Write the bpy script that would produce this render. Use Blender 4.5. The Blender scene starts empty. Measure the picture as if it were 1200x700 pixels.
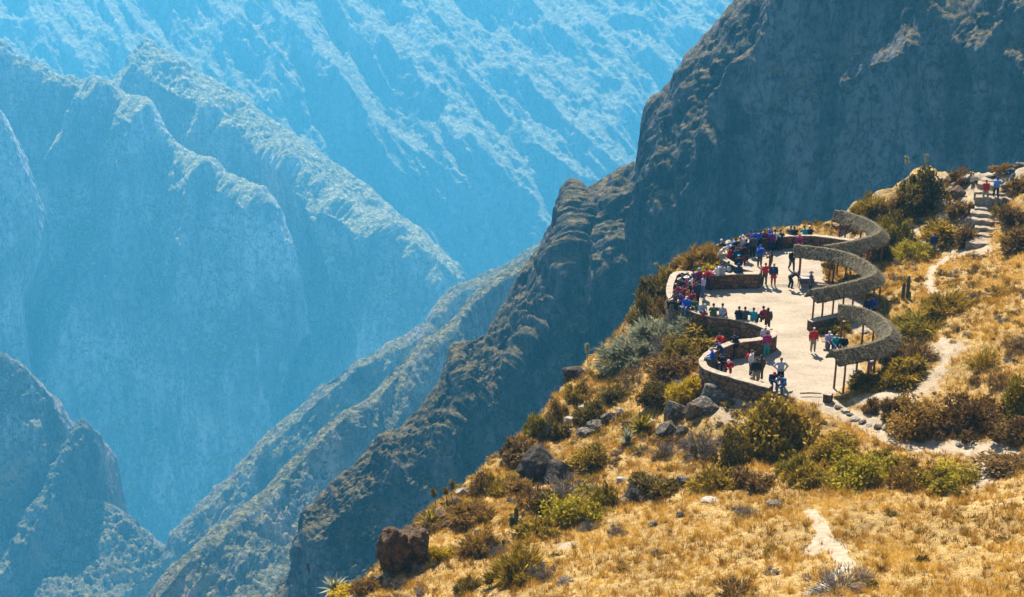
import bpy, bmesh, math, random
import numpy as np
from mathutils import Vector, Matrix, Euler
random.seed(7)
rng = np.random.default_rng(11)
SC = bpy.context.scene
COL = SC.collection
R = math.radians

# ------------------------------------------------------------------ camera
CAMZ = 40.5
PITCH = R(20.95)
F = 1800.0
cam = bpy.data.cameras.new("camera"); co = bpy.data.objects.new("camera", cam); COL.objects.link(co)
co.location = (0, 0, CAMZ); co.rotation_euler = (math.pi / 2 - PITCH, 0, 0)
cam.sensor_width = 36; cam.lens = 36 * F / 1200; cam.clip_start = 0.5; cam.clip_end = 30000
SC.camera = co

def ray(px, py):
    a = (px - 600) / F; b = -(py - 350) / F
    return np.array([a, math.cos(PITCH) + b * math.sin(PITCH), -math.sin(PITCH) + b * math.cos(PITCH)])
def PY(px, py, Y):
    d = ray(px, py); return np.array([0, 0, CAMZ]) + d * (Y / d[1])
def PZ(px, py, z):
    d = ray(px, py); return np.array([0, 0, CAMZ]) + d * ((z - CAMZ) / d[2])

# ------------------------------------------------------------------ noise
_perm = rng.permutation(256).astype(np.int64); _perm = np.concatenate([_perm, _perm, _perm])
_grad = rng.normal(size=(256, 3)); _grad /= np.linalg.norm(_grad, axis=1)[:, None]
def perlin(x, y, z):
    xi = np.floor(x).astype(np.int64); yi = np.floor(y).astype(np.int64); zi = np.floor(z).astype(np.int64)
    xf = x - xi; yf = y - yi; zf = z - zi
    u = xf**3 * (xf * (xf * 6 - 15) + 10); v = yf**3 * (yf * (yf * 6 - 15) + 10); w = zf**3 * (zf * (zf * 6 - 15) + 10)
    xi &= 255; yi &= 255; zi &= 255
    def g(a, b, c):
        h = _perm[_perm[_perm[(xi + a) & 255] + ((yi + b) & 255)] + ((zi + c) & 255)]
        gg = _grad[h]
        return gg[..., 0] * (xf - a) + gg[..., 1] * (yf - b) + gg[..., 2] * (zf - c)
    l = lambda a, b, t: a + (b - a) * t
    return 1.5 * l(l(l(g(0,0,0), g(1,0,0), u), l(g(0,1,0), g(1,1,0), u), v),
             l(l(g(0,0,1), g(1,0,1), u), l(g(0,1,1), g(1,1,1), u), v), w)
def fbm(x, y, z, o=5, h=0.5, ridged=False):
    s = 0; a = 1.0; n = 0
    for i in range(o):
        p = perlin(x + 17.3 * i, y - 9.1 * i, z + 4.7 * i)
        if ridged: p = 1 - 2.4 * np.abs(p)
        s = s + a * p; n += a; a *= h; x = x * 2.03; y = y * 2.03; z = z * 2.03
    return s / n

# ------------------------------------------------------------------ helpers
def tag(o, label=None, cat=None, group=None, kind=None):
    if label: o['label'] = label
    if cat: o['category'] = cat
    if group: o['group'] = group
    if kind: o['kind'] = kind
    return o
def np_mesh(name, V, Fc, smooth=True):
    me = bpy.data.meshes.new(name)
    V = np.asarray(V, dtype=np.float32); Fc = np.asarray(Fc, dtype=np.int32)
    k = Fc.shape[1]
    me.vertices.add(len(V)); me.vertices.foreach_set('co', V.ravel())
    me.loops.add(Fc.size); me.loops.foreach_set('vertex_index', Fc.ravel())
    me.polygons.add(len(Fc)); me.polygons.foreach_set('loop_start', np.arange(0, Fc.size, k, dtype=np.int32))
    me.polygons.foreach_set('use_smooth', np.full(len(Fc), smooth))
    me.update(calc_edges=True)
    return me
def link(name, me, mat=None, parent=None, loc=None, rot=None, scale=None):
    o = bpy.data.objects.new(name, me); COL.objects.link(o)
    if mat is not None and me is not None:
        if len(me.materials) == 0: me.materials.append(mat)
        else:
            if me.materials[0] != mat:
                o.material_slots[0].link = 'OBJECT'; o.material_slots[0].material = mat
    if parent: o.parent = parent
    if loc is not None: o.location = [float(v) for v in loc]
    if rot is not None: o.rotation_euler = rot
    if scale is not None: o.scale = scale if hasattr(scale, '__len__') else (scale,) * 3
    return o
def empty(name, loc, rz=0.0, label=None, cat=None, group=None, scale=1.0, rot=None):
    o = bpy.data.objects.new(name, None); COL.objects.link(o)
    o.location = [float(v) for v in loc]; o.rotation_euler = rot if rot else (0, 0, rz); o.scale = (scale,) * 3
    o.empty_display_size = 0.2
    return tag(o, label, cat, group)

# ------------------------------------------------------------------ materials
class NT:
    def __init__(s, name):
        s.m = bpy.data.materials.new(name); s.m.use_nodes = True
        s.t = s.m.node_tree; s.b = s.t.nodes['Principled BSDF']; s.b.inputs['Roughness'].default_value = 0.9
        s.b.inputs['Specular IOR Level'].default_value = 0.15
    def n(s, typ, **kw):
        nd = s.t.nodes.new(typ)
        for k, v in kw.items():
            if k[0] == '_': setattr(nd, k[1:], v)
            else: nd.inputs[k.replace('__', ' ')].default_value = v
        return nd
    def l(s, a, b): s.t.links.new(a, b)
    def coord(s, scale=(1, 1, 1), kind='Object'):
        tc = s.n('ShaderNodeTexCoord'); mp = s.n('ShaderNodeMapping', Scale=scale); s.l(tc.outputs[kind], mp.inputs[0]); return mp.outputs[0]
    def noise(s, vec, scale=1.0, detail=6, rough=0.6, dist=0.0):
        nd = s.n('ShaderNodeTexNoise', Scale=scale, Detail=detail, Roughness=rough, Distortion=dist); s.l(vec, nd.inputs['Vector']); return nd.outputs['Fac']
    def ramp(s, fac, stops):
        r = s.n('ShaderNodeValToRGB'); s.l(fac, r.inputs[0]); e = r.color_ramp.elements
        for i, (p, c) in enumerate(stops):
            if i > 1: el = e.new(p)
            else: el = e[i]; el.position = p
            el.color = (c, c, c, 1) if not hasattr(c, '__len__') else (*c, 1)
        return r.outputs[0]
    def mix(s, fac, a, b, mode='MIX'):
        m = s.n('ShaderNodeMix', _data_type='RGBA', _blend_type=mode)
        for v, i in ((fac, 0), (a, 6), (b, 7)):
            if hasattr(v, 'is_linked') or isinstance(v, bpy.types.NodeSocket): s.l(v, m.inputs[i])
            elif i == 0: m.inputs[0].default_value = v
            else: m.inputs[i].default_value = (*v, 1)
        return m.outputs[2]
    def math(s, op, a, b=0.0, clamp=False):
        m = s.n('ShaderNodeMath', _operation=op, _use_clamp=clamp)
        for v, i in ((a, 0), (b, 1)):
            if isinstance(v, bpy.types.NodeSocket): s.l(v, m.inputs[i])
            else: m.inputs[i].default_value = v
        return m.outputs[0]
    def bump(s, h, strength=0.5, dist=0.1):
        b = s.n('ShaderNodeBump', Strength=strength, Distance=dist); s.l(h, b.inputs['Height']); s.l(b.outputs[0], s.b.inputs['Normal']); return b
    def color(s, c):
        if isinstance(c, bpy.types.NodeSocket): s.l(c, s.b.inputs['Base Color'])
        else: s.b.inputs['Base Color'].default_value = (*c, 1)

def rock_mat(name, unit, dark, light, grass, scrub, g0=0.45, g1=0.7, veg=0.5, streak=0.14, bump=1.0, tint=None):
    """cliff rock with dry grass where it lies flat enough; unit = size in m of the largest patches"""
    t = NT(name); v = t.coord()
    vs = t.coord((1, 1, streak))
    big = t.noise(v, 1.0 / unit, 8, 0.62, 0.3)
    st = t.noise(vs, 6.0 / unit, 7, 0.65, 0.6)
    fine = t.noise(v, 22.0 / unit, 6, 0.7)
    m = t.math('ADD', t.math('MULTIPLY', big, 0.55), t.math('MULTIPLY', st, 0.45))
    c = t.ramp(m, [(0.42, dark), (0.50, [a * 0.6 + b * 0.4 for a, b in zip(dark, light)]), (0.575, light)])
    cr = t.noise(t.coord((1, 1, streak * 1.6)), 9.0 / unit, 5, 0.6, 0.8)
    ck = t.ramp(t.math('ABSOLUTE', t.math('SUBTRACT', cr, 0.5)), [(0.0, 0.75), (0.028, 0.0)])
    c = t.mix(ck, c, [a * 0.45 for a in dark])
    if tint:
        tn = t.noise(t.coord((1, 1, 0.5)), 2.3 / unit, 4, 0.5)
        c = t.mix(t.ramp(tn, [(0.52, 0.0), (0.66, 0.8)]), c, tint)
    c = t.mix(t.ramp(fine, [(0.35, 0.75), (0.52, 0.0)]), c, [a * 0.55 for a in dark])
    g = t.n('ShaderNodeNewGeometry'); sp = t.n('ShaderNodeSeparateXYZ'); t.l(g.outputs['Normal'], sp.inputs[0])
    gn = t.noise(v, 9.0 / unit, 6, 0.7)
    slope = t.math('ADD', sp.outputs[2], t.math('MULTIPLY', t.math('SUBTRACT', gn, 0.5), 0.9))
    gm = t.ramp(slope, [(g0, 0.0), (g1, 1.0)])
    sn = t.noise(v, 30.0 / unit, 5, 0.75)
    gc = t.mix(t.ramp(sn, [(0.5 - 0.12 * veg, 1.0), (0.6, 0.0)]), grass, scrub)
    c = t.mix(gm, c, gc)
    t.color(c)
    bh = t.math('ADD', t.math('MULTIPLY', st, 1.0), t.math('MULTIPLY', fine, 0.5))
    t.bump(bh, bump, unit * 0.12)
    return t.m

# ------------------------------------------------------------------ mountains
def interp_row(row, n):
    row = np.array(row, float)
    d = np.r_[0, np.cumsum(np.hypot(np.diff(row[:, 0]), np.diff(row[:, 1])) + 1e-3)]; d /= d[-1]
    t = np.linspace(0, 1, n)
    return np.stack([np.interp(t, d, row[:, k]) for k in range(row.shape[1])], 1), t
def dist_poly(P, poly, closed=True):
    d = np.full(len(P), 1e9); n = len(poly)
    for i in range(n if closed else n - 1):
        a = poly[i]; b = poly[(i + 1) % n]; ab = b - a
        t = np.clip(((P - a) @ ab) / (ab @ ab + 1e-12), 0, 1)
        d = np.minimum(d, np.linalg.norm(P - (a + t[:, None] * ab), axis=1))
    return d
def sheet(name, crest, offs, nu, nv, mat, disp, lam, ribs=(0, 0, 0), vsq=0.35, ridg=0.6, seed=0.0, weights=None, ys=1.0, ledge=0.0, lh=12.0, n3a=0.2, lines=(), crf=0.5, crack=0.0, ro=6, rh=0.55, rn2=False):
    """Loft of a crest line and lower contour lines, each a line of 3D points, roughened with fractal noise.
    offs: list of (startoffset, endoffset) each (dx,dy,dY) from the crest; first one is the far side."""
    c, t = interp_row(crest, nu); c[:, 2] *= ys
    rows = []
    for a, b in offs:
        a = np.array(a, float); b = np.array(b, float)
        o = a[None] + (b - a)[None] * t[:, None]
        o[:, 2] *= ys; q = c + o
        rows.append(np.array([PY(*p) for p in q]))
    rows = np.array(rows)                     # k, nu, 3
    k = len(rows)
    w = np.array(weights if weights else [1] * (k - 1), float); w = np.r_[0, np.cumsum(w)]; w /= w[-1]
    tv = np.linspace(0, 1, nv)
    V = np.zeros((nv, nu, 3))
    # smooth (catmull-like) blending: linear then light smoothing in v
    for d in range(3):
        for i in range(k - 1):
            m = (tv >= w[i]) & (tv <= w[i + 1])
            s = ((tv[m] - w[i]) / (w[i + 1] - w[i]))[:, None]
            V[m, :, d] = rows[i, :, d] * (1 - s) + rows[i + 1, :, d] * s
    base = V.copy()
    ker = max(3, nv // 60)
    for _ in range(2):
        for i in range(ker):
            V[1:-1] = 0.25 * V[:-2] + 0.5 * V[1:-1] + 0.25 * V[2:]
    # normals
    gu = np.gradient(V, axis=1); gv = np.gradient(V, axis=0)
    N = np.cross(gu, gv); N /= np.linalg.norm(N, axis=2)[..., None] + 1e-9
    toc = np.array([0, 0, CAMZ]) - V
    sgn = np.sign((N * toc).sum(2)); 
    N *= np.where(np.median(sgn) >= 0, 1, -1)
    for _ in range(6):
        N[1:-1] = (N[:-2] + N[1:-1] + N[2:]) / 3; N[:, 1:-1] = (N[:, :-2] + N[:, 1:-1] + N[:, 2:]) / 3
    X, Y, Z = V[..., 0] / lam, V[..., 1] / lam, V[..., 2] / lam
    rx, rz, rs = ribs
    # rib coordinate: features run along the direction where X*rx + Z*rz stays constant
    if rs:
        cc = X * rx + Z * rz; al = X * rz - Z * rx
        n1 = fbm(cc + seed, Y * 0.4, al * rs, ro, rh, True)
    else:
        n1 = fbm(X + seed, Y, Z * vsq, 6, 0.52, True)
    n2 = fbm(X * 2.7 + seed, Y * 2.7, Z * 2.7 * vsq, 6, 0.62)
    if rn2: n2 = fbm(cc * 4.0 + seed, Y * 1.2, al * rs * 3.0, 5, 0.55, True) - 0.3
    n3 = fbm(X * 9 + seed, Y * 9, Z * 9 * max(vsq, 0.3), 4, 0.7)
    D = disp * (ridg * (n1 - 0.3) + (1 - ridg) * n2 * 1.2 + n3a * n3)
    if crack: D = D - disp * crack * np.clip(fbm(X * 3.2 + 50, Y * 3.2, Z * 0.9, 5, 0.6, True) - 0.25, 0, 1) * (0.6 + 0.8 * n2)
    if lines:
        dx, dy, dz = V[..., 0], V[..., 1], V[..., 2] - CAMZ
        dep = dy * math.cos(PITCH) - dz * math.sin(PITCH); upc = dy * math.sin(PITCH) + dz * math.cos(PITCH)
        Q = np.stack([600 + F * dx / dep, 350 - F * upc / dep], -1).reshape(-1, 2)
        Q = Q + 5 * np.stack([fbm(Q[:, 0] / 40, Q[:, 1] / 40, Q[:, 0] * 0 + k_, 4, 0.6) for k_ in (1, 7)], 1)
        for pts, wd, amp in lines:
            pts = np.array(pts, float); dd = dist_poly(Q, pts, False).reshape(dx.shape)
            tt = np.clip(1 - dd / (wd * 1.7), 0, 1); D = D + 0.85 * amp * tt * tt * (1.6 - 0.6 * tt)
    if ledge:
        ph = V[..., 2] / lh + 1.8 * fbm(X * 0.8, Y * 0.8, Z * 0.8, 4, 0.5); fr = ph - np.floor(ph)
        D = D + ledge * np.clip(0.5 + 2.2 * fbm(X * 0.9 + 31, Y, Z * 0.9, 3), 0, 1.3) * (np.minimum(1 - fr, fr * 5) - 0.4)
    D = D * (crf + (1 - crf) * np.clip((tv - w[1]) / 0.07, 0, 1))[:, None]
    V = V + N * D[..., None]
    V[..., 2] += disp * 0.10 * fbm(X * 14 + 5, Y * 14, Z * 14, 4, 0.7)
    idx = np.arange(nu * nv).reshape(nv, nu)
    fc = np.stack([idx[:-1, :-1], idx[:-1, 1:], idx[1:, 1:], idx[1:, :-1]], -1).reshape(-1, 4)
    me = np_mesh(name, V.reshape(-1, 3), fc)
    return tag(link(name, me, mat), kind='structure')

STRAW = (0.42, 0.30, 0.13); SCRUB = (0.05, 0.055, 0.025)
M_far = rock_mat('far_rock', 420, (0.17, 0.165, 0.155), (0.34, 0.32, 0.28), (0.31, 0.275, 0.17), (0.17, 0.16, 0.10), 0.5, 0.75, 0.3)
M_mid = rock_mat('mid_rock', 200, (0.13, 0.13, 0.13), (0.48, 0.44, 0.40), (0.42, 0.36, 0.20), (0.14, 0.14, 0.07), 0.5, 0.72, 0.2)
M_near = rock_mat('cliff_rock', 70, (0.014, 0.014, 0.016), (0.17, 0.155, 0.15), (0.19, 0.135, 0.06), (0.025, 0.028, 0.012), 0.58, 0.84, 0.9, bump=1.0)
M_left = rock_mat('buttress_rock', 110, (0.08, 0.08, 0.08), (0.36, 0.33, 0.30), (0.26, 0.22, 0.11), (0.05, 0.055, 0.03), 0.6, 0.85, 0.6, tint=(0.42, 0.24, 0.15))

# far wall of the canyon
sheet('far_canyon_wall', [(-260, -170, 4300), (100, -170, 4200), (500, -170, 4100), (900, -170, 4000), (1150, -170, 3900)],
      [((-100, 60, 500), (100, 60, 500)), ((0, 0, 0), (0, 0, 0)), ((0, 170, -430), (0, 170, -430)), ((0, 340, -850), (0, 340, -840)), ((0, 520, -1150), (0, 520, -1100)), ((0, 900, -1200), (0, 900, -1100))],
      860, 560, M_far, 66, 270, ribs=(0.72, 0.69, 0.13), ridg=0.55, rn2=True, ledge=0, n3a=0.06, ro=4, rh=0.40,
      lines=[([(200, -20), (262, 30), (326, 84), (345, 120)], 30, 58), ([(285, -20), (330, 34), (394, 96), (410, 130)], 26, 52), ([(322, 30), (380, 95), (439, 166), (470, 215)], 24, 49), ([(355, -20), (400, 23), (477, 88), (526, 153), (576, 245)], 34, 74),
             ([(395, 110), (438, 161), (500, 190), (545, 240)], 20, 37), ([(440, -30), (553, 77), (603, 100), (668, 165), (730, 222)], 34, 74), ([(500, 60), (570, 130), (640, 190), (690, 235)], 22, 43), ([(545, -20), (620, 30), (691, 80), (742, 140)], 28, 62),
             ([(640, -20), (700, 40), (770, 90)], 24, 49), ([(720, -20), (790, 40), (850, 70)], 24, 49), ([(30, -20), (60, 40), (100, 80)], 26, 37), ([(110, -20), (140, 40), (190, 110)], 24, 31), ([(560, 190), (620, 225), (650, 290)], 22, 43)], weights=[.3, 1, 1, 1, .6])
# middle mountain: long spur with a grassy flank and its cliff
sheet('middle_mountain', [(20, 260, 2750), (100, 130, 2720), (150, 75, 2700), (172, 40, 2700), (215, 70, 2660), (270, 100, 2620), (330, 150, 2560), (400, 195, 2500), (480, 258, 2420), (536, 310, 2350), (545, 345, 2330)],
      [((30, 90, 260), (60, 90, 200)), ((0, 0, 0), (0, 0, 0)), ((-10, 40, -85), (-30, 26, -80)), ((0, 160, -150), (-60, 85, -105)), ((0, 480, -310), (-120, 330, -240)), ((0, 800, -480), (-160, 600, -400))],
      560, 520, M_mid, 34, 120, ledge=2.5, lh=50, n3a=0.2, crack=0.3,
      lines=[([(245, 132), (225, 170), (215, 215)], 14, 30), ([(262, 150), (250, 180)], 10, 25), ([(330, 190), (380, 260), (400, 330)], 26, 40), ([(440, 290), (450, 350), (430, 420)], 26, 50), ([(398, 255), (470, 300), (525, 335)], 20, 40)], ribs=(1.0, 0.25, 0.3), ridg=0.6, seed=3, weights=[.4, .35, 1, 1.3, .8])
sheet('middle_buttress', [(-120, -20, 2480), (-40, 20, 2460), (0, 45, 2450), (60, 85, 2430), (85, 88, 2420), (110, 100, 2410), (130, 108, 2400), (165, 130, 2380), (200, 165, 2360), (240, 200, 2330), (275, 215, 2310), (310, 240, 2290), (345, 280, 2260), (354, 330, 2240), (362, 390, 2220)],
      [((60, 90, 240), (10, 90, 160)), ((0, 0, 0), (0, 0, 0)), ((0, 12, -22), (-8, 8, -16)), ((0, 220, -140), (-30, 60, -46)), ((0, 480, -310), (-40, 200, -130)), ((0, 800, -480), (-60, 500, -310))],
      560, 520, M_mid, 34, 120, ledge=2.5, lh=45, n3a=0.2, crack=0.3,
      lines=[([(122, 112), (90, 150), (62, 200), (55, 260)], 16, 45), ([(108, 100), (95, 140), (90, 180)], 10, 30), ([(165, 135), (150, 260), (110, 340), (80, 420)], 40, 60), ([(240, 205), (230, 330), (200, 430)], 40, 60), ([(300, 240), (300, 380), (260, 470)], 36, 55)], ribs=(1.0, 0.15, 0.35), ridg=0.6, seed=9, weights=[.4, .15, 1, 1, .6])
sheet('left_side_ridge', [(-90, 0, 2200), (-30, 95, 2180), (0, 130, 2170), (16, 165, 2160), (30, 205, 2150), (36, 260, 2140), (22, 330, 2120), (30, 400, 2100), (36, 460, 2090)],
      [((40, 60, 150), (10, 60, 100)), ((0, 0, 0), (0, 0, 0)), ((-30, 25, -50), (-22, 10, -25)), ((-80, 100, -120), (-80, 60, -90)), ((-180, 300, -220), (-180, 200, -160))],
      260, 200, M_mid, 32, 130, ribs=(1.0, 0.5, 0.4), ridg=0.6, seed=5)
sheet('left_buttress', [(-120, 380, 1320), (0, 415, 1300), (30, 430, 1295), (60, 460, 1285), (78, 495, 1280), (84, 522, 1275), (88, 496, 1272), (97, 489, 1270), (106, 500, 1265), (113, 535, 1260), (119, 584, 1250), (150, 605, 1235), (180, 632, 1220), (203, 658, 1205), (180, 705, 1190), (160, 780, 1180)],
      [((30, 60, 120), (40, 30, 100)), ((0, 0, 0), (0, 0, 0)), ((-4, 8, -8), (-8, 2, -10)), ((-10, 130, -46), (-60, 10, -44)), ((-60, 330, -120), (-160, 30, -110)), ((-160, 600, -290), (-300, 60, -260))],
      420, 380, M_left, 18, 50, ledge=1.5, lh=24, n3a=0.3, crack=0.4, vsq=0.3, ridg=0.55, seed=13)
# spurs coming down from the right
sheet('distant_spur', [(680, 240, 1520), (628, 285, 1460), (570, 321, 1420), (539, 333, 1400), (516, 350, 1390), (500, 381, 1370), (454, 404, 1350), (416, 423, 1330), (377, 450, 1310), (339, 485, 1290), (307, 514, 1270), (271, 557, 1250), (235, 590, 1230), (200, 625, 1210), (185, 660, 1200)],
      [((10, 60, 120), (40, 40, 100)), ((0, 0, 0), (0, 0, 0)), ((6, 9, -20), (8, 8, -20)), ((20, 60, -28), (60, 30, -34)), ((60, 300, -90), (200, 130, -110))],
      440, 260, M_left, 18, 70, ledge=2, lh=24, n3a=0.12, ribs=(1.0, -0.35, 0.3), ridg=0.7, seed=21)
sheet('middle_spur', [(665, 270, 1230), (620, 300, 1180), (590, 318, 1160), (550, 345, 1140), (530, 372, 1120), (508, 392, 1100), (485, 406, 1080), (454, 438, 1050), (427, 472, 1020), (400, 480, 1000), (372, 505, 985), (350, 528, 970), (307, 579, 930), (268, 611, 900), (239, 629, 880), (200, 661, 860), (171, 700, 845), (140, 760, 830)],
      [((10, 60, 100), (20, 60, 90)), ((0, 0, 0), (0, 0, 0)), ((6, 9, -14), (8, 7, -12)), ((30, 80, -16), (60, 40, -20)), ((100, 330, -60), (260, 160, -85))],
      560, 320, M_left, 11, 50, ys=0.85, ledge=1.5, lh=18, n3a=0.14, ribs=(1.0, -0.3, 0.3), ridg=0.7, seed=27)
# the big cliff on the right and the spur it sends down
sheet('right_cliff', [(1700, -330, 640), (1300, -260, 660), (1000, -130, 680), (905, -50, 690), (864, 0, 700), (850, 18, 700), (812, 60, 700), (795, 95, 700), (764, 112, 702), (752, 150, 704), (748, 185, 705), (720, 200, 704), (702, 214, 706), (686, 229, 706), (677, 214, 706), (668, 208, 706), (659, 224, 704), (652, 255, 700), (634, 285, 690), (614, 314, 680), (590, 355, 668), (566, 388, 655), (533, 404, 640), (516, 443, 625), (485, 481, 610), (447, 514, 596), (400, 556, 582), (350, 600, 570), (345, 640, 565), (340, 700, 560), (330, 780, 550)],
      [((0, 160, 160), (60, 30, 100)), ((0, 0, 0), (0, 0, 0)), ((-10, 300, -118), (8, 4, -8)), ((-40, 560, -145), (50, 24, -11)), ((-80, 760, -180), (200, 70, -42)), ((-160, 1000, -200), (460, 180, -90))],
      1000, 620, M_near, 9.5, 36, vsq=0.3, ridg=0.6, seed=33, ys=0.78, crf=0.35, ledge=1.6, lh=9, n3a=0.3, crack=0.45,
      lines=[([(990, -10), (945, 45), (905, 95), (880, 135)], 26, 16), ([(860, 10), (840, 60), (815, 95)], 30, 11), ([(960, 20), (925, 20)], 30, 8), ([(1000, 98), (1030, 78), (1062, 74)], 24, 9), ([(1080, 60), (1110, 50), (1150, 62)], 26, 8), ([(1010, 10), (1060, 5), (1090, 15)], 24, 9),
             ([(1190, 70), (1205, 90)], 20, 8), ([(790, 130), (780, 200), (770, 280)], 26, 9), ([(850, 150), (845, 220), (840, 300)], 30, 8), ([(930, 130), (940, 200), (930, 260)], 34, 9), ([(1080, 110), (1090, 150), (1100, 190)], 34, 9), ([(690, 235), (660, 310), (620, 380), (600, 440)], 30, 10), ([(720, 300), (690, 380), (640, 450)], 30, 8), ([(530, 410), (545, 470), (520, 540)], 20, 7), ([(450, 520), (470, 570)], 18, 6)], weights=[.3, .5, 1, 1, .6])
sheet('small_spur', [(372, 632, 520), (352, 652, 515), (342, 665, 512), (330, 682, 508), (318, 700, 504), (296, 740, 498)],
      [((30, 20, 60), (30, 20, 60)), ((0, 0, 0), (0, 0, 0)), ((6, 10, -8), (8, 8, -8)), ((40, 60, -30), (50, 50, -30)), ((100, 200, -90), (120, 160, -90))],
      160, 120, M_near, 6, 20, ribs=(1.0, -0.3, 0.4), ridg=0.7, seed=41)
# river level far below
gx = np.linspace(-6000, 6000, 40); gy = np.linspace(-3000, 9000, 40)
XX, YY = np.meshgrid(gx, gy); ZZ = -2300 + 40 * perlin(XX / 900, YY / 900, XX * 0)
idx = np.arange(1600).reshape(40, 40)
tag(link('canyon_floor', np_mesh('canyon_floor', np.stack([XX, YY, ZZ], -1).reshape(-1, 3), np.stack([idx[:-1, :-1], idx[:-1, 1:], idx[1:, 1:], idx[1:, :-1]], -1).reshape(-1, 4)), M_far), kind='structure')

# ------------------------------------------------------------------ light, air
SUN_EL = R(53); SUN_AZ = R(-12)          # beyond the terrace, a little to the left
sd = Vector((math.sin(SUN_AZ) * math.cos(SUN_EL), math.cos(SUN_AZ) * math.cos(SUN_EL), math.sin(SUN_EL)))
sun = bpy.data.lights.new('sun', 'SUN'); sun.energy = 5.0; sun.angle = R(0.53); sun.color = (1.0, 0.94, 0.85)
so = bpy.data.objects.new('sun', sun); COL.objects.link(so); so.rotation_euler = sd.to_track_quat('Z', 'Y').to_euler(); so.location = (0, 0, 300)
W = bpy.data.worlds.new("World"); SC.world = W; W.use_nodes = True
sky = W.node_tree.nodes.new('ShaderNodeTexSky'); sky.sky_type = 'NISHITA'; sky.sun_disc = False
sky.sun_elevation = SUN_EL; sky.sun_rotation = SUN_AZ; sky.altitude = 3000; sky.air_density = 1.0; sky.dust_density = 0.3; sky.ozone_density = 1.0
bg = W.node_tree.nodes['Background']; bg.inputs[1].default_value = 0.125
W.node_tree.links.new(sky.outputs[0], bg.inputs[0])
def box_mesh(name, lo, hi):
    V = [(x, y, z) for z in (lo[2], hi[2]) for y in (lo[1], hi[1]) for x in (lo[0], hi[0])]
    return np_mesh(name, V, [(0, 2, 3, 1), (4, 5, 7, 6), (0, 1, 5, 4), (2, 6, 7, 3), (0, 4, 6, 2), (1, 3, 7, 5)], False)
hm = bpy.data.materials.new('haze_air'); hm.use_nodes = True; ht = hm.node_tree
for n in list(ht.nodes):
    if n.type != 'OUTPUT_MATERIAL': ht.nodes.remove(n)
pv = ht.nodes.new('ShaderNodeVolumePrincipled'); ht.links.new(pv.outputs[0], [n for n in ht.nodes if n.type == 'OUTPUT_MATERIAL'][0].inputs['Volume'])
pv.inputs['Density'].default_value = 0.000135; pv.inputs['Anisotropy'].default_value = 0.1
pv.inputs['Color'].default_value = (0.13, 0.67, 1.0, 1)
tag(link('haze', box_mesh('haze', (-6500, -3500, -2450), (6500, 9500, 46)), hm), 'thin blue haze filling the canyon air', 'haze', kind='stuff')
cy = SC.cycles; cy.volume_bounces = 2; cy.max_bounces = 5; cy.diffuse_bounces = 2; cy.use_denoising = True
cy.volume_step_rate = 5; cy.use_adaptive_sampling = True; cy.adaptive_threshold = 0.02
vs = SC.view_settings; vs.view_transform = 'Standard'; vs.look = 'None'; vs.gamma = 1; vs.use_curve_mapping = False; vs.exposure = 1.4
# ================================================================== foreground slope
WT = 1.05   # parapet height
wall_far = [(1006,282),(986,279.5),(951,275),(919,276),(895,277.5),(880,281),(866,287),(853,293),(845,298),(850,304),(858,309),(868,313),(880,316.5),(892,319)]
wall_mid = [(889,320),(870,320),(850,320.5),(836,321),(820,321),(804,318.5),(791,319),(786,330),(784,342),(788,352),(801,359),(820,367),(838,370.5),(852,371.5),(872,375),(890,380.5),(903,386)]
wall_near = [(906,387),(910,391),(902,395.5),(885,397.5),(868,399),(855,402),(843,406.5),(832,412.5),(824,419.5),(822,426),(828,432),(848,438),(870,444.5),(885,448.5),(903,453)]
def pw(pts, z): return np.array([PZ(x, y, z)[:2] for x, y in pts])
W1, W2, W3 = pw(wall_far, WT), pw(wall_mid, WT), pw(wall_near, WT)
floor_rest = pw([(914,459),(925,463),(940,467),(958,470),(969,469),(985,454),(1000,441),(1012,432),(1003,421),(1000,408),(990,402),(968,398),(952,389),(951,383),(985,374),(1003,364),(1012,355),(1000,346),(985,340),(962,331),(961,318),(960,306),(985,298),(1003,291)], 0.0)
WALLS = np.concatenate([W1, W2, W3])
FLOOR = np.concatenate([W1, W2, W3, floor_rest])
def inside(P, poly):
    x, y = P[:, 0], P[:, 1]; c = np.zeros(len(x), bool); n = len(poly)
    for i in range(n):
        x1, y1 = poly[i]; x2, y2 = poly[(i + 1) % n]
        m = ((y1 > y) != (y2 > y)) & (x < (x2 - x1) * (y - y1) / (y2 - y1 + 1e-12) + x1); c ^= m
    return c
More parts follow.
